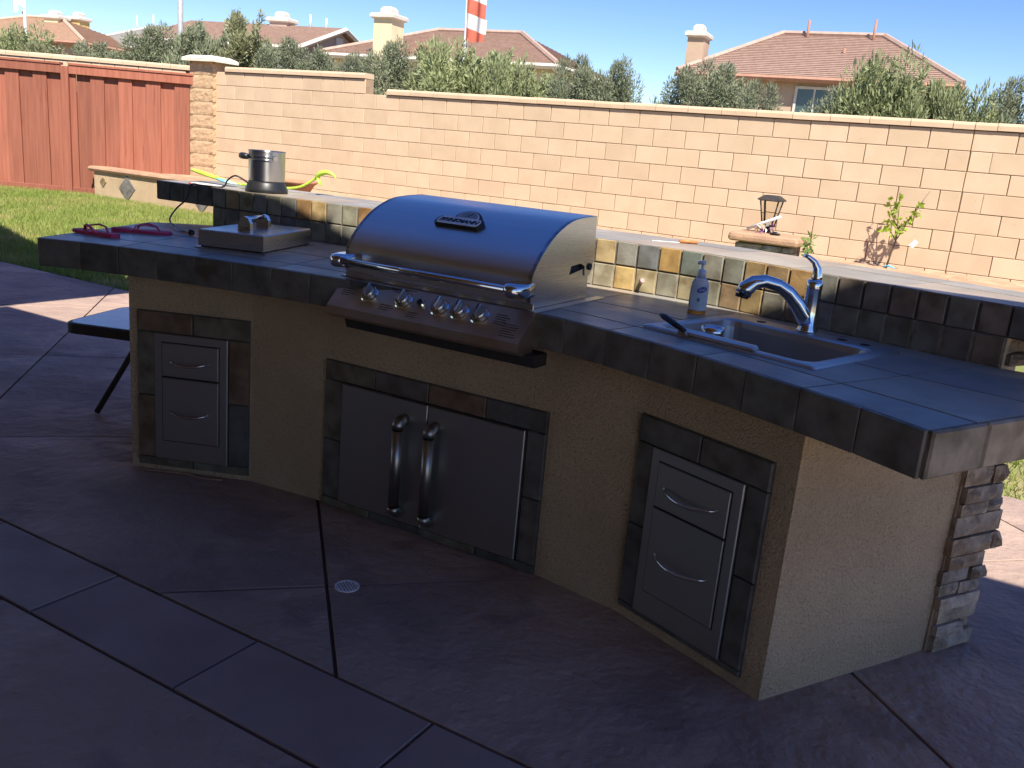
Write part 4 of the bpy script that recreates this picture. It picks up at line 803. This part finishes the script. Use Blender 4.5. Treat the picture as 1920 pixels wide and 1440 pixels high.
# ---------------------------------------------------------------- houses
m_roof = M('roof_tile', (.42, .30, .24), .85, col2=(.35, .24, .19), scale=5, bump=.4, bscale=30, fleck=(9, .62, (.42, .3, .22), .5)); m_roof2 = M('roof_tan', (.5, .35, .25), .85, col2=(.43, .3, .22), scale=5); m_roof3 = M('roof_pale', (.46, .44, .41), .85, col2=(.38, .36, .34), scale=5)
m_cream = M('cream_stucco', (.66, .56, .36), .9, col2=(.6, .5, .32), scale=2); m_tan = M('tan_house_stucco', (.46, .34, .24), .9, col2=(.42, .3, .21), scale=2); m_trim = M('house_trim', (.62, .57, .5), .7, scale=5); m_fascia = M('fascia_brown', (.36, .19, .13), .8, scale=5); m_yel = M('yellow_stucco', (.6, .44, .18), .9, scale=2)
m_glass = M('house_glass', (.05, .08, .075), .06, spec=.8, scale=3)
class House:
    def __init__(s, name, label, fl, ang, mats):
        s.o = np.array(fl, float); a = R(ang); s.U = np.array([math.cos(a), math.sin(a), 0]); s.V = np.array([-math.sin(a), math.cos(a), 0]); s.m = mats
        s.t = thing(name, label, 'house', (fl[0], fl[1], -.1))
    def p(s, u, v, z): return np.array([s.o[0], s.o[1], 0])+s.U*u+s.V*v+UZ*z
    def courses(s, e0, e1, r1, r0, mat, rows=24, name='roof'):
        mb = MB(); e0, e1, r0, r1 = map(np.array, (e0, e1, r0, r1)); nrm = np.cross(e1-e0, r0-e0); nrm = nrm/np.linalg.norm(nrm); nrm = nrm if nrm[2] > 0 else -nrm
        for i in range(rows):
            t0, t1 = i/rows, min(1, (i+1.18)/rows); a, b, c, d = e0+(r0-e0)*t0, e1+(r1-e1)*t0, e1+(r1-e1)*t1, e0+(r0-e0)*t1
            mb.add([a+nrm*.075, b+nrm*.075, c+nrm*.02, d+nrm*.02, a-nrm*.03, b-nrm*.03], [(0, 1, 2, 3), (4, 5, 1, 0)])
        mb.add([e0-nrm*.03, e1-nrm*.03, r1-nrm*.03, r0-nrm*.03], [(0, 3, 2, 1)]); return mb.build(name, mat, s.t)
    def hip(s, W, D, ze, zr, ins, mat):
        p = s.p; A, B, C, E = p(0, 0, ze), p(W, 0, ze), p(W, D, ze), p(0, D, ze); r0, r1 = p(ins, D/2, zr), p(W-ins, D/2, zr)
        s.courses(A, B, r1, r0, mat); s.courses(B, C, r1, r1, mat); s.courses(C, E, r0, r1, mat); s.courses(E, A, r0, r0, mat)
        for a, b in ((A, r0), (B, r1), (r0, r1)): MB().tube([a+UZ*.08, b+UZ*.09], .1, 6, smooth=False).build('ridge_cap', mat, s.t)
        for a, b in ((A, B), (B, C), (C, E), (E, A)): MB().tube([a-UZ*.05, b-UZ*.05], .11, 4, smooth=False).build('fascia', s.m[1], s.t)
    def wall(s, u0, u1, v0, v1, z1): return MB().rings([[s.p(u, v, z) for u, v in ((u0, v0), (u1, v0), (u1, v1), (u0, v1))] for z in (-.1, z1)]).build('wall', s.m[0], s.t)
    def window(s, u, v, z, wd, ht, V=False):
        A, B = (s.U, -s.V) if not V else (s.V, s.U)
        f = MB(); o = s.p(u, v, z)
        for (x, y, a, b) in ((0, 0, wd, .09), (0, ht-.09, wd, .09), (0, .09, .09, ht-.18), (wd-.09, .09, .09, ht-.18), (wd/2-.03, .09, .06, ht-.18)): f.slab(o+A*x+UZ*y, A, UZ, B, a, b, .06)
        w_ = f.build('window', m_trim, s.t); MB().slab(o+A*.05+UZ*.05, A, UZ, B, wd-.1, ht-.1, .02).build('pane', m_glass, w_)
    def chimney(s, u, v, z0, z1, wd, dp, mat, cap=m_trim):
        q = lambda k, z: [s.p(u+a*wd/2*k, v+b*dp/2*k, z) for a, b in ((-1, -1), (1, -1), (1, 1), (-1, 1))]
        c = MB().rings([q(1, z0), q(1, z1)]).build('chimney', mat, s.t); MB().rings([q(1.02, z1+.002), q(1.3, z1+.06), q(1.3, z1+.17), q(1.15, z1+.22)]).build('cap', cap, c); MB().rings([q(.6, z1+.21), q(.6, z1+.4), q(.4, z1+.5)]).build('flue', cap, c)
    def vent(s, u, v, z0, z1): MB().tube([s.p(u, v, z0), s.p(u, v, z1)], .05, 8).build('vent_pipe', s.m[1], s.t)
h = House('house', 'house with brown tile hip roof, tan walls and chimney on the right', (5.04, 35.0), -23.5, (m_tan, m_fascia))
h.hip(9.6, 8, 4.7, 6.62, 2.95, m_roof); h.wall(.4, 9.2, .45, 7.6, 4.75); h.window(4.25, .44, 3.2, 1.35, 1.25); h.window(.9, .44, 3.2, 1.2, 1.2); h.window(9.21, 2, 3.2, 1.2, 1.2, True); h.chimney(.35, 1.2, 0, 6.0, .62, .9, m_tan); h.vent(3.9, 3.7, 6.2, 7.15); h.vent(6.3, 3.6, 6.2, 7.2); h.vent(5.5, 2.2, 5.4, 6.0)
h = House('house', 'cream house with pinkish tile hip roof and tall cream chimney in the middle', (-8.95, 38.3), -22.2, (m_cream, m_trim))
h.hip(10.3, 8, 4.5, 5.98, 3.2, m_roof); h.wall(.4, 9.9, .45, 7.6, 4.55); h.window(4.3, .44, 3.3, .95, 1.05); h.window(6.9, .44, 3.3, 1.2, 1.05); h.window(.9, .44, 3.3, 1.2, 1.05); h.chimney(3.0, .3, 0, 5.85, .82, .9, m_cream); h.vent(5.6, 3.6, 5.6, 6.45)
h = House('house', 'house with long brown roof and gable end left of the cream house', (-17.9, 41.6), -16.8, (M('rose_stucco', (.5, .38, .3), .9, scale=2), m_trim))
p = h.p; W, D, ze, zr = 8.2, 8, 4.75, 6.0
h.courses(p(0, 0, ze), p(W, 0, ze), p(W, D/2, zr), p(0, D/2, zr), m_roof); h.courses(p(W, D, ze), p(0, D, ze), p(0, D/2, zr), p(W, D/2, zr), m_roof); h.wall(.2, W-.35, .4, D-.4, ze)
MB().rings([[p(x, .4, ze-.02), p(x, D-.4, ze-.02), p(x, D/2, zr-.1)] for x in (.3, W-.36)]).build('gable', h.m[0], h.t)
for v0, v1, z0, z1 in ((0, D/2, ze, zr), (D, D/2, ze, zr)): MB().tube([p(W, v0, z0-.03), p(W, v1, z1-.03)], .11, 4, smooth=False).build('fascia', m_trim, h.t)
MB().tube([p(0, 0, ze-.06), p(W, 0, ze-.06)], .1, 4, smooth=False).build('fascia', m_trim, h.t); MB().slab(p(W-.35, D/2-.3, ze+.35), h.V, UZ, h.U, .6, .5, .05).build('gable_vent', m_trim, h.t)
h.window(6.4, .39, 3.4, 1.2, 1.0); h.chimney(4.9, D/2, 5.5, 6.1, .9, .7, h.m[0]); h.vent(6.6, 3.6, 5.8, 6.5); h.vent(7.3, 3.8, 5.8, 6.4)
h = House('house', 'far house with pale grey roof and yellow chimney on the left', (-27.0, 55.0), -16, (m_cream, m_trim))
h.hip(6.4, 6, 5.2, 6.6, 2.9, m_roof3); h.wall(.4, 6, .4, 5.6, 5.2); h.window(3, .39, 4, 1.2, 1); h.chimney(-.2, .4, 0, 6.45, .75, .8, m_yel); h.vent(2.2, 2.4, 6.2, 7.2); h.vent(3.2, 2.6, 6.3, 7.3)
h = House('house', 'house at the far left edge with a sloping tan roof', (-35.0, 52.0), -12, (m_tan, m_fascia))
h.hip(11.2, 8, 4.9, 6.35, 4.5, m_roof2); h.wall(.4, 10.8, .4, 7.6, 4.95); h.window(8, .39, 3.6, 1.2, 1.1); h.chimney(6.6, 3.6, 5.5, 6.3, .9, .8, m_cream)
h = House('house', 'tiny distant red roof just above the wall cap between the two larger houses', (12.0, 90), -20, (m_tan, m_fascia)); h.hip(6, 6, 3.4, 4.5, 2, m_roof); h.wall(.4, 5.6, .4, 5.6, 3.4)
# ---------------------------------------------------------------- poles and banners
m_pole = M('white_pole', (.75, .75, .74), .5, scale=10); m_gpole = M('grey_pole', (.45, .46, .47), .5, .2, scale=10); m_cloth = M('white_cloth', (.8, .78, .76), .8, scale=3, trans=.2); m_red = M('red_cloth', (.66, .16, .10), .8, scale=3, trans=.2, col2=(.6, .13, .08))
bp = thing('banner_pole', 'white pole with white hanging banner above the wall at far left', 'banner', tuple(H(-30.7, 19, -.1)))
MB().tube([H(-30.72, 19, -.1), H(-30.66, 19, 8)], .05, 10).build('pole', m_pole, bp)
fold = lambda z0, z1, off, wd, s0, n0: [[H(s0-off-wd*i/10, n0+.04*math.sin(i*1.35), z) for i in range(11)] for z in (z0, z1)]
rr = fold(0, 0, .06, .58, -30.7, 19); zs = [4.45-.0+.01*i for i in range(11)]
MB().rings([[H(-30.76-.058*i, 19+.05*math.sin(i*1.3), 4.50+.14*math.sin(i*.5)-.0*i) for i in range(11)], [H(-30.76-.058*i, 19+.05*math.sin(i*1.3), 6.8) for i in range(11)]], False, False, True, closed=False).build('banner', m_cloth, bp)
MB().tube([H(-30.72, 19, 4.45), H(-30.8, 19, 4.4)], .04, 6).build('clamp', m_fascia, bp)
lp = thing('lamp_post', 'plain grey street lamp post rising above the wall', 'lamp post', tuple(H(-23.05, 19, -.1)))
MB().tube([H(-23.06, 19, -.1), H(-23.0, 19, 7.5)], [.085, .07], 12).build('pole', m_gpole, lp); MB().tube([H(-23.0, 19, 7.45), H(-22.6, 18.6, 7.8), H(-21.9, 18, 7.9)], [.05, .045, .04], 8).build('arm', m_gpole, lp); MB().tube([H(-21.95, 18.05, 7.9), H(-21.7, 17.8, 7.92), H(-21.3, 17.5, 7.88)], [.06, .16, .08], 10, flat=.5).build('lamp_head', m_gpole, lp)
sp_ = thing('striped_banner_pole', 'white pole with hanging red and white striped banner above the trees', 'banner', tuple(H(-11.2, 16.2, -.1)))
k = 16.2/19.
MB().tube([H(-12.862*k, 16.2, -.1), H(-13.0*k+.02, 16.2, 7.0)], .04, 10).build('pole', m_pole, sp_)
zb = 1.4+(3.80-1.4)*k
for i in range(9):
    z0 = zb+i*.28; mb = MB(); n = 9; sl_ = lambda j: -.12*(j/(n-1)) if i else 0
    dz = lambda j: (.08*abs(math.sin(j*1.1)) if i == 0 else 0)-.16*(j/(n-1))
    rw = lambda zz, d: [H(-12.92*k+.02+(.42+.03*math.sin(zz*2))*j/(n-1), 16.16+.05*math.sin(j*1.2+zz*.8)+d, zz+(-.14*(j/(n-1)) if zz > zb+.01 else -.02*math.sin(j*2.5))) for j in range(n)]
    mb.rings([rw(z0, 0), rw(z0+.28, 0)], False, False, True, closed=False); mb.build('stripe', m_red if i % 2 == 0 else m_cloth, sp_)
